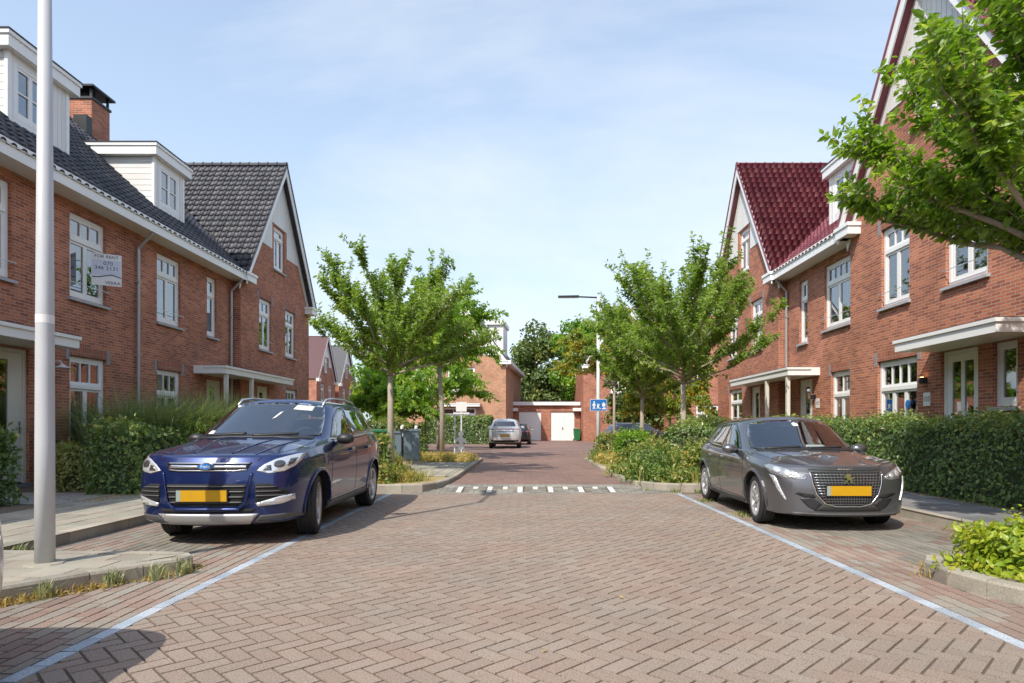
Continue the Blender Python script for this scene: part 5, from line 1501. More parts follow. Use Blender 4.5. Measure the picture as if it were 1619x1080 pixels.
for s in (1, -1):
    f = lambda pts: [(s * a, b) for a, b in pts]
    k.patch(f([(.39, .45), (.56, .475), (.60, .455), (.48, .41), (.37, .41)]), 'black_void', 'side_slot', 'front', off=.003)
    k.patch(f([(.30, .335), (.42, .42), (.55, .40), (.46, .30), (.38, .262)]), 'black_plastic', 'side_mesh', 'front', off=.003)
    hl = k.patch(f([(.455, .66), (.50, .695), (.60, .735), (.72, .775), (.80, .80), (.825, .76), (.80, .69), (.70, .645), (.56, .625), (.48, .63)]), 'lamp_grey', 'headlight', 'front', off=.005, res=.018)
    for cx, cz, r_ in ((.56, .672, .030), (.655, .70, .038), (.745, .735, .035)):
        k.patch(f([(cx + r_ * math.cos(i * .524), cz + r_ * math.sin(i * .524)) for i in range(12)]), 'lamp_lens', 'beam_unit', 'front', off=.010, parent=hl, res=.02)
    k.strip(f([(.49, .66), (.58, .652), (.70, .672), (.79, .715)]), .014, 'chrome', 'lamp_trim', 'front', off=.010, parent=hl, res=.02)
    k.patch(f([(.775, .66), (.81, .675), (.755, .49), (.69, .375), (.675, .38), (.725, .50)]), 'lamp_lens', 'daytime_light', 'front', off=.009, res=.02)
k.strips([(.42, .15), (.58, .32), (.665, .6), (.70, 1.0), (.70, 1.2)], .008, 'black_void', 'bonnet_seam', 'top', off=.0015, thick=.005)
k.strips([(.30, .25), (.40, .7), (.52, 1.06)], .02, 'paint_grey', 'bonnet_ridge', 'top', off=.004, thick=.012)
k.strip([(-.43, .745), (-.2, .737), (.2, .737), (.43, .745)], .007, 'black_void', 'bonnet_seam', 'front', off=.0015, thick=.005)
interior(k, .57, 1.36, 2.2, 2.95); k.mirror(1.62, .945, 'paint_grey')
k.wheels('double', R(-4), 'paint_grey')
k.both([(.60, .80), (.78, .78), (.80, .90), (.62, .90)], 'tail_red', 'tail_light', 'rear', off=.006)

# ---------------------------------------------------------------- other cars
def plain_car(S, label, loc, rz, paintm, lights=True):
    k = Car(S, 'parked_car', label, loc, rz, paintm, 'parked cars')
    if S is HATCH:
        hatch_glass(k); k.mirror(1.52, .985, paintm)
        if lights: k.both([(.60, .80), (.80, .78), (.80, .92), (.60, .92)], 'tail_red', 'tail_light', 'rear', off=.006)
        k.both([(.5, .66), (.8, .72), (.8, .78), (.55, .72)], 'lamp_lens', 'headlight', 'front', off=.006)
        k.patch([(-.42, .6), (.42, .6), (.3, .33), (-.3, .33)], 'black_void', 'grille', 'front', off=.004)
    else:
        k.patch([(-.67, 1.155), (.67, 1.155), (.585, 1.36), (.49, 1.545), (0, 1.585), (-.49, 1.545), (-.585, 1.36)], 'car_glass', 'windscreen', 'front', off=.005, thick=.012, res=.05)
        side_glass(k, [[(1.62, 1.13), (2.52, 1.15), (2.46, 1.53), (2.32, 1.525), (2.02, 1.40)], [(2.58, 1.152), (3.36, 1.185), (3.22, 1.515), (2.53, 1.535)], [(3.43, 1.19), (3.86, 1.25), (3.62, 1.475), (3.30, 1.508)]])
        k.patch([(-.62, 1.21), (.62, 1.21), (.50, 1.48), (-.50, 1.48)], 'car_glass', 'rear_window', 'rear', off=.006, thick=.012)
        k.mirror(1.62, 1.16, paintm)
        k.strip([(-.80, 1.06), (.80, 1.06)], .045, 'tail_red', 'light_bar', 'rear', off=.008)
        k.patch([(-.62, .46), (.62, .46), (.55, .36), (-.55, .36)], 'black_plastic', 'diffuser', 'rear', off=.008)
        k.both([(.62, .40), (.74, .40), (.74, .47), (.62, .47)], 'black_void', 'exhaust', 'rear', off=.012)
        k.strip([(-.5, .93), (.5, .93)], .02, 'dark_metal', 'tailgate_trim', 'rear', off=.006)
    k.plate(.72 if S is SUV else .62, rear=True)
    k.wheels('five')
    return k
# white and dark cars near the end of the lane show their tails; they stand nose away from the camera
plain_car(SUV, 'white SUV parked tail towards the camera near the garages', (-1.18, 38.9, .08), R(180), 'paint_silver')
plain_car(HATCH, 'black hatchback parked in front of the white SUV by the garages', (-.45, 45.5, .08), R(178), 'paint_black')
plain_car(HATCH, 'dark car behind the shrubs on the right, only its roof showing', (7.9, 34.2, .08), R(112), 'paint_dusk')
wc = plain_car(HATCH, 'white car at the bottom left edge, only its bumper corner showing', (-3.335, -.72, 0), 0, 'paint_white', False)
# ================================================================ PLANTS
def spline(pts, n):
    pts = np.asarray(pts, float); t = np.linspace(0, 1, len(pts)); q = np.linspace(0, 1, n)
    return np.stack([np.interp(q, t, pts[:, i]) for i in range(3)], 1)

def make_tree(name, label, loc, fork, trunk_r, rad, top, mat, seed, n_limb=11, n_shoot=9, n_leaf=16, leaf=.10, bark='bark', droop=0.0, up=1.0, low=.25, lean=(0, 0), shoot_len=.75, fine=False, group='young street trees', singles=0, cat='tree', flat=1.0, fmin=.08, side_w=(.2, .8), z_lo=.30):
    """tree > trunk, crown; limbs leave the fork, leafy shoots leave the limbs"""
    r = np.random.default_rng(seed); root = empty(name, loc); tag(root, label, cat, group)
    mb = MB()
    H = top - loc[2]; fk = fork - loc[2]
    tp = [(0, 0, -.05), (r.normal(0, .02), r.normal(0, .02), fk * .5), (lean[0] * .3, lean[1] * .3, fk)]
    mb.tube(tp, [trunk_r * 1.15, trunk_r, trunk_r * .85], 10)
    lead = [np.array([lean[0] * .3, lean[1] * .3, fk]), np.array([lean[0] * .6 + r.normal(0, .08), lean[1] * .6 + r.normal(0, .08), fk + (H - fk) * .4]), np.array([lean[0] + r.normal(0, .1), lean[1] + r.normal(0, .1), fk + (H - fk) * .82])]
    mb.tube([tuple(p) for p in lead], [trunk_r * .8, trunk_r * .45, trunk_r * .12], 7)
    limbs = [spline(lead, 9)]
    for i in range(n_limb):
        t = (i + .5) / n_limb
        az = i * 2.39996 + r.normal(0, .25)
        z0 = fk + (H - fk) * (t ** 1.3) * .45
        s0 = np.array([lean[0] * .3, lean[1] * .3, z0])
        el = lerp(low, 1.15, t) * up + r.normal(0, .10)
        reach = rad * flat * (1.0 - .45 * t) * r.uniform(.80, 1.1)
        # height the limb tip gets to
        zt = fk + (H - fk) * (lerp(z_lo, .98, t) * (up * .9 + .1)) * r.uniform(.82, 1.04) - droop * reach * .3
        e = np.array([math.cos(az) * reach + lean[0] * .7, math.sin(az) * reach + lean[1] * .7, max(zt, z0 + .1 - droop)])
        m = s0 * .5 + e * .5 + np.array([math.cos(az), math.sin(az), 0]) * reach * .10 + r.normal(0, .07, 3) + np.array([0, 0, droop * reach * .28])
        P = spline([s0, m, e], 8); P[1:-1] += r.normal(0, .03, (6, 3))
        mb.tube([tuple(p) for p in P], list(np.linspace(trunk_r * .42, trunk_r * .07, 8)), 5)
        limbs.append(P)
    LP, LD, LN, LT = [], [], [], []
    for P in limbs:
        for k in range(n_shoot):
            f = r.uniform(fmin, 1.0) if k > 1 else 1.0
            idx = f * (len(P) - 1); i0 = min(int(idx), len(P) - 2); s = P[i0] + (P[i0+1] - P[i0]) * (idx - i0)
            d = unit((P[i0+1] - P[i0])[None])[0]
            side = r.normal(size=3); side[2] *= .6
            dd = unit((d * 1.0 + unit(side[None])[0] * r.uniform(*side_w) + np.array([0, 0, .45 * up - droop * .9]))[None])[0]
            L = shoot_len * r.uniform(.55, 1.25)
            e = s + dd * L + np.array([0, 0, -droop * L * .45])
            mid = s + dd * L * .5 + np.array([0, 0, .04])
            sh = spline([s, mid, e], 7)
            mb.tube([tuple(sh[0]), tuple(sh[3]), tuple(sh[6])], [.009, .006, .003], 3, cap=False)
            n = int(n_leaf * r.uniform(.7, 1.3))
            q = np.sort(r.uniform(.05, 1.0, n)) * 6; qi = np.minimum(q.astype(int), 5)
            base = sh[qi] + (sh[qi + 1] - sh[qi]) * (q - qi)[:, None]
            ax = unit((e - s)[None]); ph = np.arange(n) * 2.4 + r.uniform(0, 6)
            u = unit(np.cross(ax, [[.3, .2, 1.0]])); w = np.cross(ax, u)
            rad_d = u * np.cos(ph)[:, None] + w * np.sin(ph)[:, None]
            D = unit(rad_d * .9 + ax * .55 + np.array([[0, 0, -.35 - droop * .4]]) + r.normal(0, .3, (n, 3)))
            LP.append(base + r.normal(0, .018, (n, 3))); LD.append(D)
            LN.append(unit(np.array([[0, 0, 1.0]]) + r.normal(0, .55, (n, 3))))
            LT.append(np.clip(r.normal(.45, .24) * .5 + r.uniform(0, .5, n) + .06 * (q / 6), .01, .99))
    trunk = mb.build('trunk', bark, root, smooth=True)
    P, D, N, T = (np.concatenate(a) for a in (LP, LD, LN, LT))
    S = leaf * r.uniform(.65, 1.25, len(P))
    if singles:
        wp = P + np.array(loc); sx = 832 + 1000 * wp[:, 0] / wp[:, 1]; sy = 675 - 1000 * (wp[:, 2] - 1.26) / wp[:, 1]
        ok = np.where((sx > 0) & (sx < 1610) & (sy > 5) & (sy < 1080))[0]
        d = wp[ok, 1]; pick = ok[np.argsort(d)[:singles]]
        rest = np.setdiff1d(np.arange(len(P)), pick)
        one = leaves_mesh('leaf', np.zeros((1, 3)), np.array([[0, 1.0, 0]]), np.array([[0, 0, 1.0]]), [1.0], [.52], [0.0], mat, True)
        one.attributes.remove(one.attributes['tone'])
        crown = link('crown', leaves_mesh('crown', P[rest], D[rest], N[rest], S[rest], S[rest] * .52, T[rest], mat, fine), root); crown['kind'] = 'stuff'
        for i in pick:
            y = Vector(D[i]); x = y.cross(Vector(N[i])).normalized(); z = x.cross(y)
            o = link('leaf', one, root); o.matrix_basis = Matrix.Translation(Vector(P[i])) @ Matrix((x, y, z)).transposed().to_4x4() @ Matrix.Scale(S[i], 4)
    else:
        crown = link('crown', leaves_mesh('crown', P, D, N, S, S * .55, T, mat, fine), root); crown['kind'] = 'stuff'
    return root, len(P)

make_tree('street_tree', 'young hornbeam standing behind the blue SUV with upswept leafy shoots', (-3.33, 15.5, .15), 2.5, .075, 2.0, 5.25, 'leaf_hornbeam', 11, n_limb=30, n_shoot=20, n_leaf=46, leaf=.100, shoot_len=.66, low=.3)
make_tree('street_tree', 'taller right hand tree of the verge behind the grey hatchback', (4.22, 17.0, .15), 2.4, .075, 2.3, 6.0, 'leaf_hornbeam', 23, n_limb=30, n_shoot=20, n_leaf=46, leaf=.110, shoot_len=.75, low=.2)
make_tree('street_tree', 'smaller tree left of the verge pair beside the lamp post', (3.85, 21.0, .15), 2.2, .07, 1.9, 5.5, 'leaf_hornbeam', 31, n_limb=26, n_shoot=20, n_leaf=46, leaf=.115, shoot_len=.72, low=.15)
make_tree('street_tree', 'pale feathery locust tree with drooping twigs left of the lane', (-3.06, 23.0, .15), 3.4, .085, 2.1, 7.0, 'leaf_locust', 42, lean=(-.35, 0), n_limb=20, n_shoot=20, n_leaf=44, leaf=.14, droop=.5, up=.88, low=.05, shoot_len=.9, group='locust trees')
make_tree('street_tree', 'thin trunked locust with orange tinged leaves right of the garages', (3.75, 27.0, .15), 3.0, .06, 2.2, 6.6, 'leaf_locust_autumn', 53, n_limb=17, n_shoot=16, n_leaf=36, leaf=.16, droop=.5, up=.85, low=.0, shoot_len=.9, group='locust trees')
make_tree('street_tree', 'bright green low tree behind the SUV roof on the left', (-6.05, 29.0, .08), 1.6, .07, 1.6, 4.0, 'leaf_locust', 61, n_limb=18, n_shoot=17, n_leaf=40, leaf=.17, droop=.5, up=.8, low=.0, shoot_len=1.0, group='locust trees')
make_tree('street_tree', 'yellowing locust in front of the orange brick house', (-4.6, 33.0, .08), 2.2, .07, 2.5, 6.2, 'leaf_locust', 67, n_limb=17, n_shoot=16, n_leaf=36, leaf=.18, droop=.5, up=.85, low=.0, shoot_len=1.0, group='locust trees')
make_tree('street_tree', 'golden leaved tree behind the right verge shrubs', (6.6, 29.0, .08), 1.6, .06, 2.2, 4.6, 'leaf_locust_autumn', 71, n_limb=15, n_shoot=15, n_leaf=34, leaf=.18, droop=.5, up=.8, low=.0, shoot_len=.9, group='locust trees')
make_tree('cherry_tree', 'large leaved tree reaching in from the right edge overhead', (5.5, 6.35, .1), 2.75, .10, 2.1, 5.35, 'leaf_cherry', 88, n_limb=30, n_shoot=28, n_leaf=40, leaf=.118, shoot_len=.75, low=.45, fine=True, singles=300, group=None, z_lo=.50)

def blob_tree(name, label, loc, rad, top, mat, seed, n, leaf, group, trunk_r=.25, bark='bark_dark', zlow=.25):
    """dense far tree: clumps of leaves spread through the crown volume on limbs"""
    r = np.random.default_rng(seed); root = empty(name, loc); tag(root, label, 'tree', group)
    mb = MB(); H = top - loc[2]
    mb.tube([(0, 0, -.1), (0, 0, H * .3), (r.normal(0, .2), 0, H * .7)], [trunk_r, trunk_r * .8, trunk_r * .2], 8)
    nc = 46; c = rand_dirs(nc, r); c[:, 2] = c[:, 2] * .95
    cen = np.array([0, 0, H * (zlow + (1 - zlow) * .5)]); half = np.array([rad, rad, H * (1 - zlow) * .5])
    cc = cen + c * half * r.uniform(.45, .92, (nc, 1))
    for p in cc[:16]: mb.tube([(0, 0, H * .35), tuple((p + [0, 0, H * .35]) / 2 + r.normal(0, .2, 3)), tuple(p)], [trunk_r * .4, trunk_r * .2, .03], 5)
    mb.build('trunk', bark, root, smooth=True)
    which = r.integers(0, nc, n); cr = rad * r.uniform(.20, .38, nc); d = rand_dirs(n, r)
    P = cc[which] + d * cr[which][:, None] * r.uniform(.55, 1.05, (n, 1)) * np.array([1, 1, .85])
    N = unit(d + r.normal(0, .5, (n, 3)) + [0, 0, .3]); D = unit(np.cross(N, r.normal(size=(n, 3))))
    T = np.clip(r.normal(.4, .16, nc)[which] + r.normal(0, .16, n), .01, .99)
    S = leaf * r.uniform(.6, 1.3, n)
    o = link('crown', leaves_mesh('crown', P, D, N, S, S * .75, T, mat), root); o['kind'] = 'stuff'
blob_tree('broadleaf_tree', 'big round dark green tree rising behind the garages', (1.9, 76, 0), 4.7, 13.6, 'leaf_far', 5, 15000, .42, 'trees beyond the houses', zlow=.1)
blob_tree('broadleaf_tree', 'pale green tree behind the lamp post sign', (5.6, 62, 0), 3.3, 12.4, 'leaf_locust', 6, 8000, .36, 'trees beyond the houses', zlow=.2)
blob_tree('broadleaf_tree', 'green tree peeping over the small houses at far left', (-17.5, 86, 0), 5, 9.6, 'leaf_locust', 7, 6000, .5, 'trees beyond the houses')
blob_tree('broadleaf_tree', 'broad green tree left of the orange brick house', (-11.0, 55, 0), 4.0, 8.2, 'leaf_locust', 8, 9000, .36, 'trees beyond the houses', zlow=.05)
blob_tree('broadleaf_tree', 'low green tree beside the garage house on the right', (8.2, 47, 0), 2.6, 6.2, 'leaf_far', 9, 6000, .3, 'trees beyond the houses', zlow=.05)
blob_tree('broadleaf_tree', 'tree below the big round one behind the garage roof', (-1.5, 68, 0), 3.4, 7.6, 'leaf_far', 10, 7000, .36, 'trees beyond the houses', zlow=.05)

leaf_mat('leaf_straw_green', [(0.0, (0.20, 0.25, 0.08)), (0.5, (0.40, 0.42, 0.14)), (1.0, (0.60, 0.50, 0.20))], 0.4)
def hedge(name, label, path, half, z0, z1, mat, n, leaf, seed, group='hedges and shrubs', cat='hedge', rough=.10, wave=.07, stems=True):
    """clipped hedge along a path: leaves over a lumpy box; foliage and stems are its parts"""
    r = np.random.default_rng(seed); pts = np.array(path, float)
    c = pts.mean(0); root = empty(name, (c[0], c[1], z0)); tag(root, label, cat, group)
    seg = pts[1:] - pts[:-1]; ln = np.linalg.norm(seg, axis=1); cum = np.concatenate([[0], np.cumsum(ln)]); L = cum[-1]; H = z1 - z0
    per = 2 * H + 2 * half
    s = r.uniform(-half * .3, L + half * .3, n); q = r.uniform(0, per, n)
    ends = r.random(n) < min(.3, 2 * half * H / (per * L + 1e-6) * 2)
    depth = -np.abs(r.normal(0, .05, n)) - (r.random(n) < .35) * r.uniform(0, .16, n)
    x = np.where(q < H, -half - depth, np.where(q < H + 2 * half, q - H - half, half + depth))
    z = np.where(q < H, q, np.where(q < H + 2 * half, H + depth, per - q))
    nx = np.where(q < H, -1.0, np.where(q < H + 2 * half, 0.0, 1.0)); nz = np.where((q >= H) & (q < H + 2 * half), 1.0, 0.15)
    e = np.where(r.random(n) < .5, -1.0, 1.0)
    x = np.where(ends, r.uniform(-half, half, n), x); z = np.where(ends, r.uniform(0, H, n), z)
    s = np.where(ends, np.where(e < 0, depth * -1 - half * .3, L + half * .3 + depth), s)
    nx = np.where(ends, 0, nx); ns = np.where(ends, e, 0)
    sc = np.clip(s, 0, L - 1e-4); k = np.clip(np.searchsorted(cum, sc, 'right') - 1, 0, len(ln) - 1)
    t = unit(seg)[k]; o = pts[k] + t * (s - cum[k])[:, None]; nn = np.stack([t[:, 1], -t[:, 0]], 1)
    lump = np.sin(s * 2.1 + seed) * .5 + np.sin(s * 5.3 + z * 4 + seed * 2) * .35 + np.sin(z * 6.1 + s * 3.3) * .3
    top = z / H
    x = x * (1 + wave * lump) * (1 - .06 * top - .26 * np.clip(top, 0, 1.1) ** 5); z = z + wave * .9 * lump * top - .10 * H * np.clip(np.abs(x) / half, 0, 1.2) ** 3 * (top > .9)
    P = np.stack([o[:, 0] + nn[:, 0] * x, o[:, 1] + nn[:, 1] * x, z], 1) + r.normal(0, rough * .35, (n, 3))
    P[:, 2] = np.maximum(P[:, 2], .01)
    NN = np.stack([nn[:, 0] * nx + t[:, 0] * ns, nn[:, 1] * nx + t[:, 1] * ns, nz], 1)
    N = unit(NN + r.normal(0, .5, (n, 3))); D = unit(np.cross(N, r.normal(size=(n, 3))) + np.array([[0, 0, .25]]))
    T = np.clip(.36 + .16 * lump + .14 * (top > .9) + r.normal(0, .2, n), .01, .99)
    S = leaf * r.uniform(.6, 1.3, n)
    P = P - np.array([[c[0], c[1], 0]])
    f = link('foliage', leaves_mesh('foliage', P, D, N, S, S * .6, T, mat), root); f['kind'] = 'stuff'
    mb = MB()
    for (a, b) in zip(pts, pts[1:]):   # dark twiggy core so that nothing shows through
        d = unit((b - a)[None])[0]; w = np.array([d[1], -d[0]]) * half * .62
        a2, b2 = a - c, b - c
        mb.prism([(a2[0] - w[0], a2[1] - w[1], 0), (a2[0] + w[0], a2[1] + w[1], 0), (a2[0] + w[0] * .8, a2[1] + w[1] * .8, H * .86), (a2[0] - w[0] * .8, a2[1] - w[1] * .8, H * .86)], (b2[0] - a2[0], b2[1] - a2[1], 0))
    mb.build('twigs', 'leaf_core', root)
    return root
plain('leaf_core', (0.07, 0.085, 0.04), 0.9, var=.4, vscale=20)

hedge('hedge', 'clipped hedge at the left edge by the front door', [(-8.9, 8.95), (-7.62, 8.95)], .42, .11, 1.25, 'leaf_hedge', 4200, .085, 1)
hedge('hedge', 'dark leafy hedge left of the blue SUV', [(-6.98, 10.72), (-6.92, 13.2), (-6.9, 19.5)], .40, .11, 1.24, 'leaf_hedge', 19000, .085, 2, wave=.16, rough=.16)
hedge('garden_shrub', 'dry yellowish shrub between the lamp post and the dark hedge', [(-8.35, 11.6), (-7.75, 11.7)], .36, .11, .95, 'leaf_straw_green', 2600, .075, 3, cat='shrub', wave=.2)
hedge('hedge', 'long clipped hedge on the right in front of the near house', [(7.12, 4.6), (7.12, 17.5)], .44, .11, 1.40, 'leaf_hedge', 38000, .072, 4, wave=.13, rough=.16)
hedge('garden_shrub', 'rounded green shrub at the far tip of the right verge', [(2.75, 16.6), (2.95, 17.4)], .5, .15, 1.12, 'leaf_locust', 2600, .08, 5, cat='shrub', wave=.2)
hedge('garden_shrub', 'low green shrub on the right verge next to the hatchback', [(3.7, 13.3), (4.9, 13.1)], .62, .15, .82, 'leaf_weed', 3600, .085, 6, cat='shrub', wave=.25)
hedge('garden_shrub', 'dark green shrub mass under the tall right tree', [(4.0, 16.8), (5.6, 16.0)], .75, .15, 1.25, 'leaf_hedge', 5200, .09, 7, cat='shrub', wave=.2)
hedge('hedge', 'green hedge behind the grey hatchback along the right house', [(6.1, 14.6), (6.0, 21.5)], .5, .15, 1.38, 'leaf_hedge', 6500, .10, 8, wave=.15)
hedge('garden_shrub', 'straggly shrub with reddish dry tips on the right verge edge', [(2.75, 13.9), (2.75, 15.6)], .42, .15, .78, 'leaf_weed', 2800, .075, 9, cat='shrub', wave=.3)
hedge('garden_shrub', 'weedy shrub just behind the SUV tail by the cabinets', [(-3.55, 12.7), (-3.0, 13.0)], .42, .15, 1.05, 'leaf_weed', 2600, .08, 10, cat='shrub', wave=.3)
hedge('hedge', 'dark hedge beside the white SUV at the orange brick house', [(-6.8, 44.5), (-2.6, 43.8)], .7, .08, 2.0, 'leaf_hedge', 4500, .16, 12)
hedge('hedge', 'hedge running behind the utility cabinets on the left', [(-9.0, 25.3), (-4.2, 25.6)], .6, .08, 1.5, 'leaf_weed', 5200, .11, 13, wave=.2)
hedge('hedge', 'hedge in front of the far brick house on the right', [(6.5, 26.0), (10.5, 26.2)], .6, .08, 1.7, 'leaf_hedge', 4200, .11, 14, wave=.15)
hedge('garden_shrub', 'bushy shrub at the foot of the lamp post', [(2.75, 20.6), (2.9, 21.6)], .5, .15, .95, 'leaf_weed', 2200, .09, 15, cat='shrub', wave=.25)
hedge('hedge', 'clipped hedge by the left gabled house front', [(-7.0, 20.2), (-7.0, 22.6)], .5, .11, 1.2, 'leaf_hedge', 2400, .10, 16, wave=.15)

def blades(name, centers, n, h, mat, seed, spread, bend=.5, wd=.010, parent=None, tmean=.5):
    r = np.random.default_rng(seed); centers = np.asarray(centers, float)
    B = centers[r.integers(0, len(centers), n)] + np.concatenate([r.normal(0, spread, (n, 2)), np.zeros((n, 1))], 1)
    az = r.uniform(0, 2 * math.pi, n); b = np.abs(r.normal(bend, bend * .5, n)); hh = h * r.uniform(.55, 1.15, n)
    d = np.stack([np.cos(az), np.sin(az), np.zeros(n)], 1); w = np.stack([-np.sin(az), np.cos(az), np.zeros(n)], 1) * (wd * r.uniform(.6, 1.3, n))[:, None]
    upv = np.array([[0, 0, 1.0]])
    m = B + upv * (hh * .6)[:, None] + d * (b * hh * .25)[:, None]; t = B + upv * (hh * (1 - .22 * b))[:, None] + d * (b * hh * .75)[:, None]
    V = np.stack([B - w, B + w, m + w * .8, m - w * .8, t], 1).reshape(-1, 3)
    F = (np.array([(0, 1, 2), (0, 2, 3), (3, 2, 4)])[None] + (np.arange(n) * 5)[:, None, None]).reshape(-1, 3)
    T = np.repeat(np.clip(r.normal(tmean, .22, n), .01, .99), 5)
    return link(name, np_mesh(name, V, F, mat, T), parent)
gp_ = []
og = empty('ornamental_grass', (-7.75, 14.0, .11)); tag(og, 'tall feathery ornamental grass above the hedge left of the SUV', 'grass clump', 'hedges and shrubs')
o = blades('blades', [(-.35, -1.0, 0), (.1, -.3, 0), (-.2, .5, 0), (.2, 1.3, 0), (0, 2.2, 0), (.1, 3.0, 0)], 11000, 2.1, 'leaf_grass', 3, .36, 1.05, .0075, og); o['kind'] = 'stuff'

# lime green shrub on the near right island
ls = empty('lime_shrub', (4.40, 5.02, .11)); tag(ls, 'bright lime green shrub on the kerbed island at lower right', 'shrub', 'hedges and shrubs')
r = np.random.default_rng(77); n = 7500
d = rand_dirs(n, r); d[:, 2] = np.abs(d[:, 2]); lum = 1 + .16 * np.sin(d[:, 0] * 7 + 1) * np.sin(d[:, 1] * 6) + .1 * np.sin(d[:, 2] * 9 + d[:, 0] * 5)
P = d * np.array([.90, .68, .45]) * (lum * r.uniform(.72, 1.03, n))[:, None]
N = unit(d + r.normal(0, .4, (n, 3)) + [0, 0, .4]); D = unit(np.cross(N, r.normal(size=(n, 3))) + d * .5)
T = np.clip(.60 + .3 * (lum - 1) * 3 + r.normal(0, .2, n), .01, .99); S = .058 * r.uniform(.55, 1.4, n)
# a few upright sprigs
sp = []
for q in range(16):
    a = r.uniform(0, 6.28); rr = r.uniform(.2, .8); b = np.array([math.cos(a) * rr * .8, math.sin(a) * rr * .6, .38 - .2 * rr]); hh = r.uniform(.14, .30)
    for k in range(12):
        sp.append((b + np.array([r.normal(0, .01), r.normal(0, .01), hh * k / 12]), k))
SP = np.array([s[0] for s in sp]); m_ = len(SP); az = np.arange(m_) * 2.4
DD = unit(np.stack([np.cos(az), np.sin(az), np.full(m_, .55)], 1)); NN = unit(np.array([[0, 0, 1.0]]) - DD * .3)
f = link('foliage', leaves_mesh('foliage', np.concatenate([P, SP]), np.concatenate([D, DD]), np.concatenate([N, NN]), np.concatenate([S, np.full(m_, .045)]), np.concatenate([S * .68, np.full(m_, .026)]), np.concatenate([T, np.clip(r.normal(.75, .15, m_), 0, 1)]), 'leaf_lime', True), ls); f['kind'] = 'stuff'
mb = MB()
for q in range(14):
    a = r.uniform(0, 6.28); mb.tube([(math.cos(a) * .1, math.sin(a) * .1, 0), (math.cos(a) * .35, math.sin(a) * .28, .2), (math.cos(a) * .6, math.sin(a) * .5, .3)], [.012, .008, .004], 5)
mb.build('stems', 'bark_dark', ls)

# ---- weeds, verge growth, fallen leaves: nobody could count these
def kerb_pts(path, n, seed, off=.02):
    r = np.random.default_rng(seed); P = np.array(path, float); seg = P[1:] - P[:-1]; ln = np.linalg.norm(seg, axis=1); cum = np.concatenate([[0], np.cumsum(ln)])
    s = r.uniform(0, cum[-1], n); k = np.clip(np.searchsorted(cum, s, 'right') - 1, 0, len(ln) - 1); t = unit(seg)[k]
    q = P[k] + t * (s - cum[k])[:, None] + np.stack([t[:, 1], -t[:, 0]], 1) * off
    return np.concatenate([q, np.zeros((n, 1))], 1)
tag(blades('kerb_weeds', kerb_pts(ISL[1:10], 16, 3, .03), 420, .075, 'leaf_straw', 5, .05, .8, .005), 'dry grass and weeds along the left island kerb', 'weeds', kind='stuff')
tag(blades('kerb_weeds', [(-3.05, 5.22, 0), (-3.28, 5.02, 0), (-2.93, 5.42, 0), (-3.55, 4.66, 0), (-4.98, 6.0, .0), (-4.92, 6.12, 0)], 260, .16, 'leaf_grass', 6, .035, .7, .006, tmean=.8), 'green weed tufts at the left island tip', 'weeds', kind='stuff')
tag(blades('kerb_weeds', kerb_pts([(5.2, 12.05), (3.0, 12.05), (2.4, 12.2), (2.0, 13.0), (1.97, 20)], 40, 4, .0), 900, .10, 'leaf_weed', 7, .06, .8, .006), 'weeds along the right verge kerb', 'weeds', kind='stuff')
tag(blades('kerb_weeds', kerb_pts(ISR[5:9], 8, 9, -.03), 120, .08, 'leaf_straw', 8, .04, .8, .005), 'dry weeds at the right island kerb', 'weeds', kind='stuff')
tag(blades('kerb_weeds', [(3.05, 8.9, 0), (3.12, 9.15, 0), (3.0, 10.6, 0)], 120, .07, 'leaf_weed', 9, .06, .8, .005), 'small weeds beside the hatchback wheels', 'weeds', kind='stuff')
def mounds(name, label, spots, mat, seed, leaf, dens=1500):
    """ground cover of leafy mounds, one mass"""
    r = np.random.default_rng(seed); PP, DD, NN, TT, SS = [], [], [], [], []
    for (x, y, rad, h, tm) in spots:
        n = int(dens * rad * (rad + h)); d = rand_dirs(n, r); d[:, 2] = np.abs(d[:, 2])
        lum = 1 + .22 * np.sin(d[:, 0] * 6 + x * 3) * np.sin(d[:, 1] * 5 + y) + .14 * np.sin(d[:, 2] * 8 + d[:, 0] * 4)
        PP.append(d * np.array([rad, rad, h]) * (lum * r.uniform(.55, 1.06, n))[:, None] + np.array([x, y, .15]))
        N = unit(d + r.normal(0, .5, (n, 3)) + [0, 0, .3]); NN.append(N); DD.append(unit(np.cross(N, r.normal(size=(n, 3))) + d * .4))
        TT.append(np.clip(tm + (lum - 1) * .6 + r.normal(0, .17, n), .01, .99)); SS.append(leaf * r.uniform(.5, 1.4, n))
    P, D, N, T, S = (np.concatenate(q) for q in (PP, DD, NN, TT, SS))
    tag(link(name, leaves_mesh(name, P, D, N, S, S * .5, T, mat)), label, 'shrubs', kind='stuff')
r = np.random.default_rng(5)
sp = [(r.uniform(2.45, 5.6), r.uniform(12.5, 22.4), r.uniform(.25, .6), r.uniform(.25, .75), r.choice([.3, .45, .5, .75, .92])) for _ in range(70)]
mounds('verge_shrubs', 'mixed leafy low growth covering the right verge', sp, 'leaf_weed', 41, .085, 2400)
sp = [(r.uniform(-4.8, -3.5), r.uniform(12.4, 22), r.uniform(.2, .5), r.uniform(.2, .55), r.choice([.3, .5, .75, .9])) for _ in range(34)] + [(r.uniform(-4.4, -2.5), r.uniform(12.35, 13.6), r.uniform(.18, .38), r.uniform(.18, .45), r.choice([.25, .5, .8, .95])) for _ in range(26)] + [(r.uniform(-3.3, -1.9), r.uniform(19.8, 22.4), r.uniform(.2, .4), r.uniform(.12, .3), .9) for _ in range(14)]
mounds('verge_shrubs', 'mixed leafy low growth covering the left verge', sp, 'leaf_weed', 42, .075, 2600)
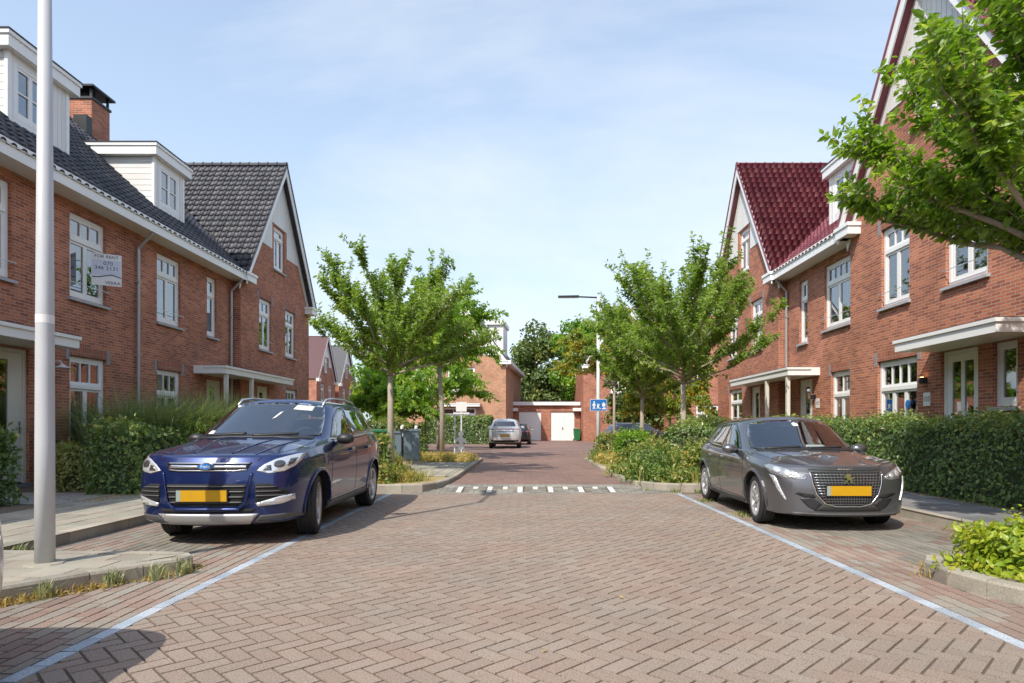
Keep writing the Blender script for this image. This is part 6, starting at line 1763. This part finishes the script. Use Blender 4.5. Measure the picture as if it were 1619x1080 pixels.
vl = [(x, y, .155) for x, y in zip(r.uniform(-5.0, -2.3, 300), r.uniform(12.2, 22.8, 300)) if not (x > -3.4 and 13.7 < y < 19.6)]
vl += [(x, y, .155) for x, y in zip(r.uniform(-4.9, -2.2, 60), r.uniform(12.15, 13.8, 60))]
tag(blades('verge_growth', vl, 5000, .30, 'leaf_weed', 21, .16, .9, .007, tmean=.75), 'dry grass and weeds growing over the left verge', 'weeds', kind='stuff')
vr = [(x, y, .155) for x, y in zip(r.uniform(2.3, 6.2, 400), r.uniform(12.4, 22.8, 400))]
tag(blades('verge_growth', vr, 6500, .42, 'leaf_weed', 22, .16, .9, .007, tmean=.62), 'grass and weeds growing over the right verge', 'weeds', kind='stuff')
def litter(name, label, n, gen, seed, mat='leaf_straw', size=.035):
    r = np.random.default_rng(seed); P = gen(r, n); N = unit(np.array([[0, 0, 1.0]]) + r.normal(0, .35, (n, 3))); D = unit(np.cross(N, r.normal(size=(n, 3))))
    S = size * r.uniform(.6, 1.3, n)
    tag(link(name, leaves_mesh(name, P, D, N, S, S * .6, r.uniform(.02, .98, n), mat)), label, 'leaves', kind='stuff')
def g1(r, n):
    q = kerb_pts(ISL[1:9], n, 31, .05)
    q[:, :2] += r.normal(0, .035, (n, 2)); q[:, 2] = .012; return q
litter('fallen_leaves', 'dry fallen leaves against the left island kerb', 420, g1, 1)
litter('fallen_leaves', 'dry fallen leaves under the dark hedge on the left', 500, lambda r, n: np.stack([r.uniform(-6.95, -6.45, n) + r.normal(0, .08, n), r.uniform(9.6, 13, n), np.full(n, .13)], 1), 2)
litter('fallen_leaves', 'dry fallen leaves under the right hedge', 500, lambda r, n: np.stack([6.75 - np.abs(r.normal(0, .14, n)), r.uniform(6, 13, n), np.full(n, .13)], 1), 3)
litter('fallen_leaves', 'few leaves scattered on the road', 26, lambda r, n: np.stack([r.uniform(-2.4, 2.7, n), r.uniform(3.2, 11.5, n), np.full(n, .008)], 1), 4, size=.04)
# ================================================================ STREET THINGS
# near lamp post at the left
lp = empty('lamp_post', (-4.01, 5.27, .12)); tag(lp, 'tall light grey lamp post on the left paved island', 'lamp post', 'street lamp posts')
MB().tube([(0, 0, -.1), (0, 0, 1.0), (0, 0, 2.0), (0, 0, 6.5)], [.073, .070, .066, .036], 24).build('pole', 'pole_paint', lp, smooth=True)
MB().lathe([(.0668, 0), (.0668, .07)], 24, (0, 0, 2.0)).build('sticker_band', 'sign_white', lp)
MB().tube([(0, 0, 6.4), (0, -.05, 6.6), (0, .6, 6.75), (0, 1.0, 6.78)], [.035, .035, .03, .03], 10).build('arm', 'pole_paint', lp, smooth=True)
MB().box(-.12, .12, .95, 1.6, 6.72, 6.82).build('lamp_head', 'dark_metal', lp)
MB().lathe([(.16, -.012), (.145, .010), (.08, .016)], 9).build('foot_sand', 'slab_grey', lp)

# far lamp post with the home zone sign
lq = empty('lamp_post', (2.78, 24.4, .12)); tag(lq, 'slim white lamp post with arm and blue home zone sign', 'lamp post', 'street lamp posts')
MB().tube([(0, 0, -.1), (0, 0, 2.5), (0, 0, 6.15)], [.085, .072, .055], 14).build('pole', 'pole_white', lq, smooth=True)
MB().tube([(0, 0, 6.1), (-.03, 0, 6.13), (-.8, 0, 6.16)], [.035, .03, .03], 8).build('arm', 'dark_metal', lq)
MB().prism([(-.75, -.09, 6.13), (-1.55, -.06, 6.12), (-1.55, .06, 6.12), (-.75, .09, 6.13)], (0, 0, .075)).build('lamp_head', 'dark_metal', lq)
MB().prism([(-.80, -.07, 6.118), (-1.5, -.05, 6.108), (-1.5, .05, 6.108), (-.80, .07, 6.118)], (0, 0, .01)).build('lamp_glass', 'sign_white', lq)
zs = empty('home_zone_sign', (2.78, 24.32, 2.10)); zs.scale = (.9, 1, .95); tag(zs, 'blue home zone sign with white figures on the far lamp post', 'sign')
def rrect(w, h, r, n=5):
    out = []
    for cx, cz, a0 in ((w - r, h - r, 0), (-w + r, h - r, 90), (-w + r, -h + r, 180), (w - r, -h + r, 270)):
        for k in range(n + 1): a = R(a0 + 90 * k / n); out.append((cx + r * math.cos(a), cz + r * math.sin(a)))
    return out
MB().prism([(x, 0, z) for x, z in rrect(.36, .24, .05)], (0, .03, 0)).build('panel_edge', 'sign_white', zs)
MB().prism([(x, -.004, z) for x, z in rrect(.345, .225, .045)], (0, .003, 0)).build('panel', 'sign_blue', zs)
fg = MB()
def flat(poly, y=-.0065): fg.prism([(x, y, z) for x, z in poly], (0, .002, 0))
def circ(cx, cz, r, n=10): return [(cx + r * math.cos(2*math.pi*i/n), cz + r * math.sin(2*math.pi*i/n)) for i in range(n)]
flat(circ(-.19, .12, .035)); flat([(-.225, .075), (-.155, .075), (-.12, -.02), (-.15, -.03), (-.165, .01), (-.14, -.17), (-.175, -.17), (-.19, -.06), (-.22, -.17), (-.255, -.17), (-.215, .0), (-.26, -.03), (-.28, -.01)])
flat(circ(-.03, .04, .026)); flat([(-.055, .01), (-.005, .01), (.04, .04), (.05, .02), (.01, -.04), (.05, -.16), (.015, -.16), (-.02, -.08), (-.06, -.16), (-.09, -.15), (-.05, -.05), (-.085, -.02), (-.095, -.04)])
flat(circ(.09, -.14, .022)); flat([(.13, .02), (.22, .12), (.31, .02), (.285, .02), (.285, -.06), (.155, -.06), (.155, .02)])
flat([(.15, -.17), (.15, -.13), (.19, -.12), (.21, -.09), (.27, -.09), (.29, -.12), (.31, -.13), (.31, -.17)])
fg.build('figures', 'sign_white', zs)
MB().box(-.04, .04, .03, .06, -.1, .1).build('clamp', 'steel', zs)

# utility cabinets and small posts on the left verge
def cabinet(label, x, y, w, d, h, rz):
    c = empty('utility_cabinet', (x, y, .15), rz); tag(c, label, 'cabinet', 'utility cabinets on the left verge')
    MB().box(-w/2 - .03, w/2 + .03, -d/2 - .03, d/2 + .03, -.05, .10).build('plinth', 'kerb_stone', c)
    MB().box(-w/2, w/2, -d/2, d/2, .10, h).bevel(.012).build('body', 'cabinet_grey', c)
    MB().prism([(-w/2 - .03, -d/2 - .03, h), (w/2 + .03, -d/2 - .03, h), (w/2 + .03, -d/2 - .03, h + .03), (0, -d/2 - .03, h + .08), (-w/2 - .03, -d/2 - .03, h + .03)], (0, d + .06, 0)).build('lid', 'cabinet_grey', c)
    for s in (-1, 1): MB().box(s * w/4 - w/4 + .012, s * w/4 + w/4 - .012, -d/2 - .014, -d/2 - .001, .14, h - .04).build('door', 'cabinet_grey', c)
    MB().box(.015, .035, -d/2 - .03, -d/2 - .014, h * .5, h * .5 + .1).build('handle', 'black_plastic', c)
cabinet('grey blue utility cabinet in front of the pair on the left verge', -3.42, 18.9, .46, .34, .98, R(8))
cabinet('second utility cabinet half hidden behind the young tree trunk', -3.92, 18.9, .40, .34, .92, R(8))
def bollard(label, x, y):
    b = empty('bollard', (x, y, .14)); tag(b, label, 'bollard', 'bollards behind the cabinets')
    MB().tube([(0, 0, -.05), (0, 0, 1.05)], .05, 10).build('post', 'dark_metal', b)
    MB().lathe([(.053, .82), (.053, .92)], 12).build('white_band', 'sign_white', b)
    MB().lathe([(.05, 1.05), (.055, 1.07), (.055, 1.12), (.03, 1.16), (.001, 1.17)], 12).build('cap', 'sign_white', b)
bollard('left one of two banded bollards behind the cabinets', -3.93, 20.0); bollard('right one of two banded bollards behind the cabinets', -3.50, 20.1)
def sign_post(label, x, y, h, board=True):
    b = empty('sign_post', (x, y, .1)); tag(b, label, 'sign post', 'thin posts beside the lane')
    MB().tube([(0, 0, -.05), (0, 0, h)], .035, 8).build('pole', 'pole_white', b)
    if board:
        MB().box(-.24, .24, -.05, -.036, h - .45, h - .02).build('board', 'sign_white', b)
        MB().box(-.36, .36, -.055, -.036, h - .56, h - .49).build('lower_board', 'sign_white', b)
sign_post('thin post carrying small white boards left of the lane', -2.92, 28.5, 2.3); sign_post('plain thin post beside the white child figure', -3.05, 27.0, 1.7, False)
cf = empty('child_figure', (-2.82, 27.2, .1), R(12)); tag(cf, 'white child shaped warning figure at the lane edge', 'figure')
fgp = [(-.10, 0), (-.22, .02), (-.16, .24), (-.05, .42), (-.08, .58), (-.24, .50), (-.28, .56), (-.12, .70), (-.02, .74), (.10, .72), (.20, .58), (.30, .50), (.26, .44), (.14, .50), (.10, .40), (.16, .24), (.30, .06), (.20, .0), (.04, .22), (-.04, .20)]
MB().prism([(x, 0, z) for x, z in fgp], (0, .03, 0)).build('body', 'sign_white', cf)
MB().prism([(.01 + .11 * math.cos(i * .45), -.002, .85 + .12 * math.sin(i * .45)) for i in range(14)], (0, .034, 0)).build('head', 'sign_white', cf)

def wheelie(label, x, y, z, rz):
    b = empty('wheelie_bin', (x, y, z), rz); tag(b, label, 'bin', 'green wheelie bins')
    bm_ = MB(); v = []
    for zz_, sx, sy in ((.08, .22, .24), (.95, .28, .34)): v.append([bm_.bm.verts.new((sx * a, sy * c, zz_)) for a, c in ((-1, -1), (1, -1), (1, 1), (-1, 1))])
    for i in range(4): bm_.bm.faces.new((v[0][i], v[0][(i+1) % 4], v[1][(i+1) % 4], v[1][i]))
    bm_.bm.faces.new(v[0][::-1]); bm_.bm.faces.new(v[1]); bm_.build('body', 'bin_green', b)
    MB().prism([(-.30, -.37, .955), (.30, -.37, .955), (.30, .36, .99), (-.30, .36, .99)], (0, 0, .05)).build('lid', 'bin_green', b)
    for s in (-1, 1): MB().lathe([(.1, -.03), (.1, .03)], 14, (s * .25, .28, .1), 'X').build('wheel', 'rubber', b)
    MB().tube([(-.25, .40, .95), (.25, .40, .95)], .018, 6).build('handle', 'bin_green', b)
wheelie('green wheelie bin right of the white garage door', 4.25, 53.1, .08, 0); wheelie('green bin behind the SUV tail on the left verge', -4.4, 19.2, .15, R(20))
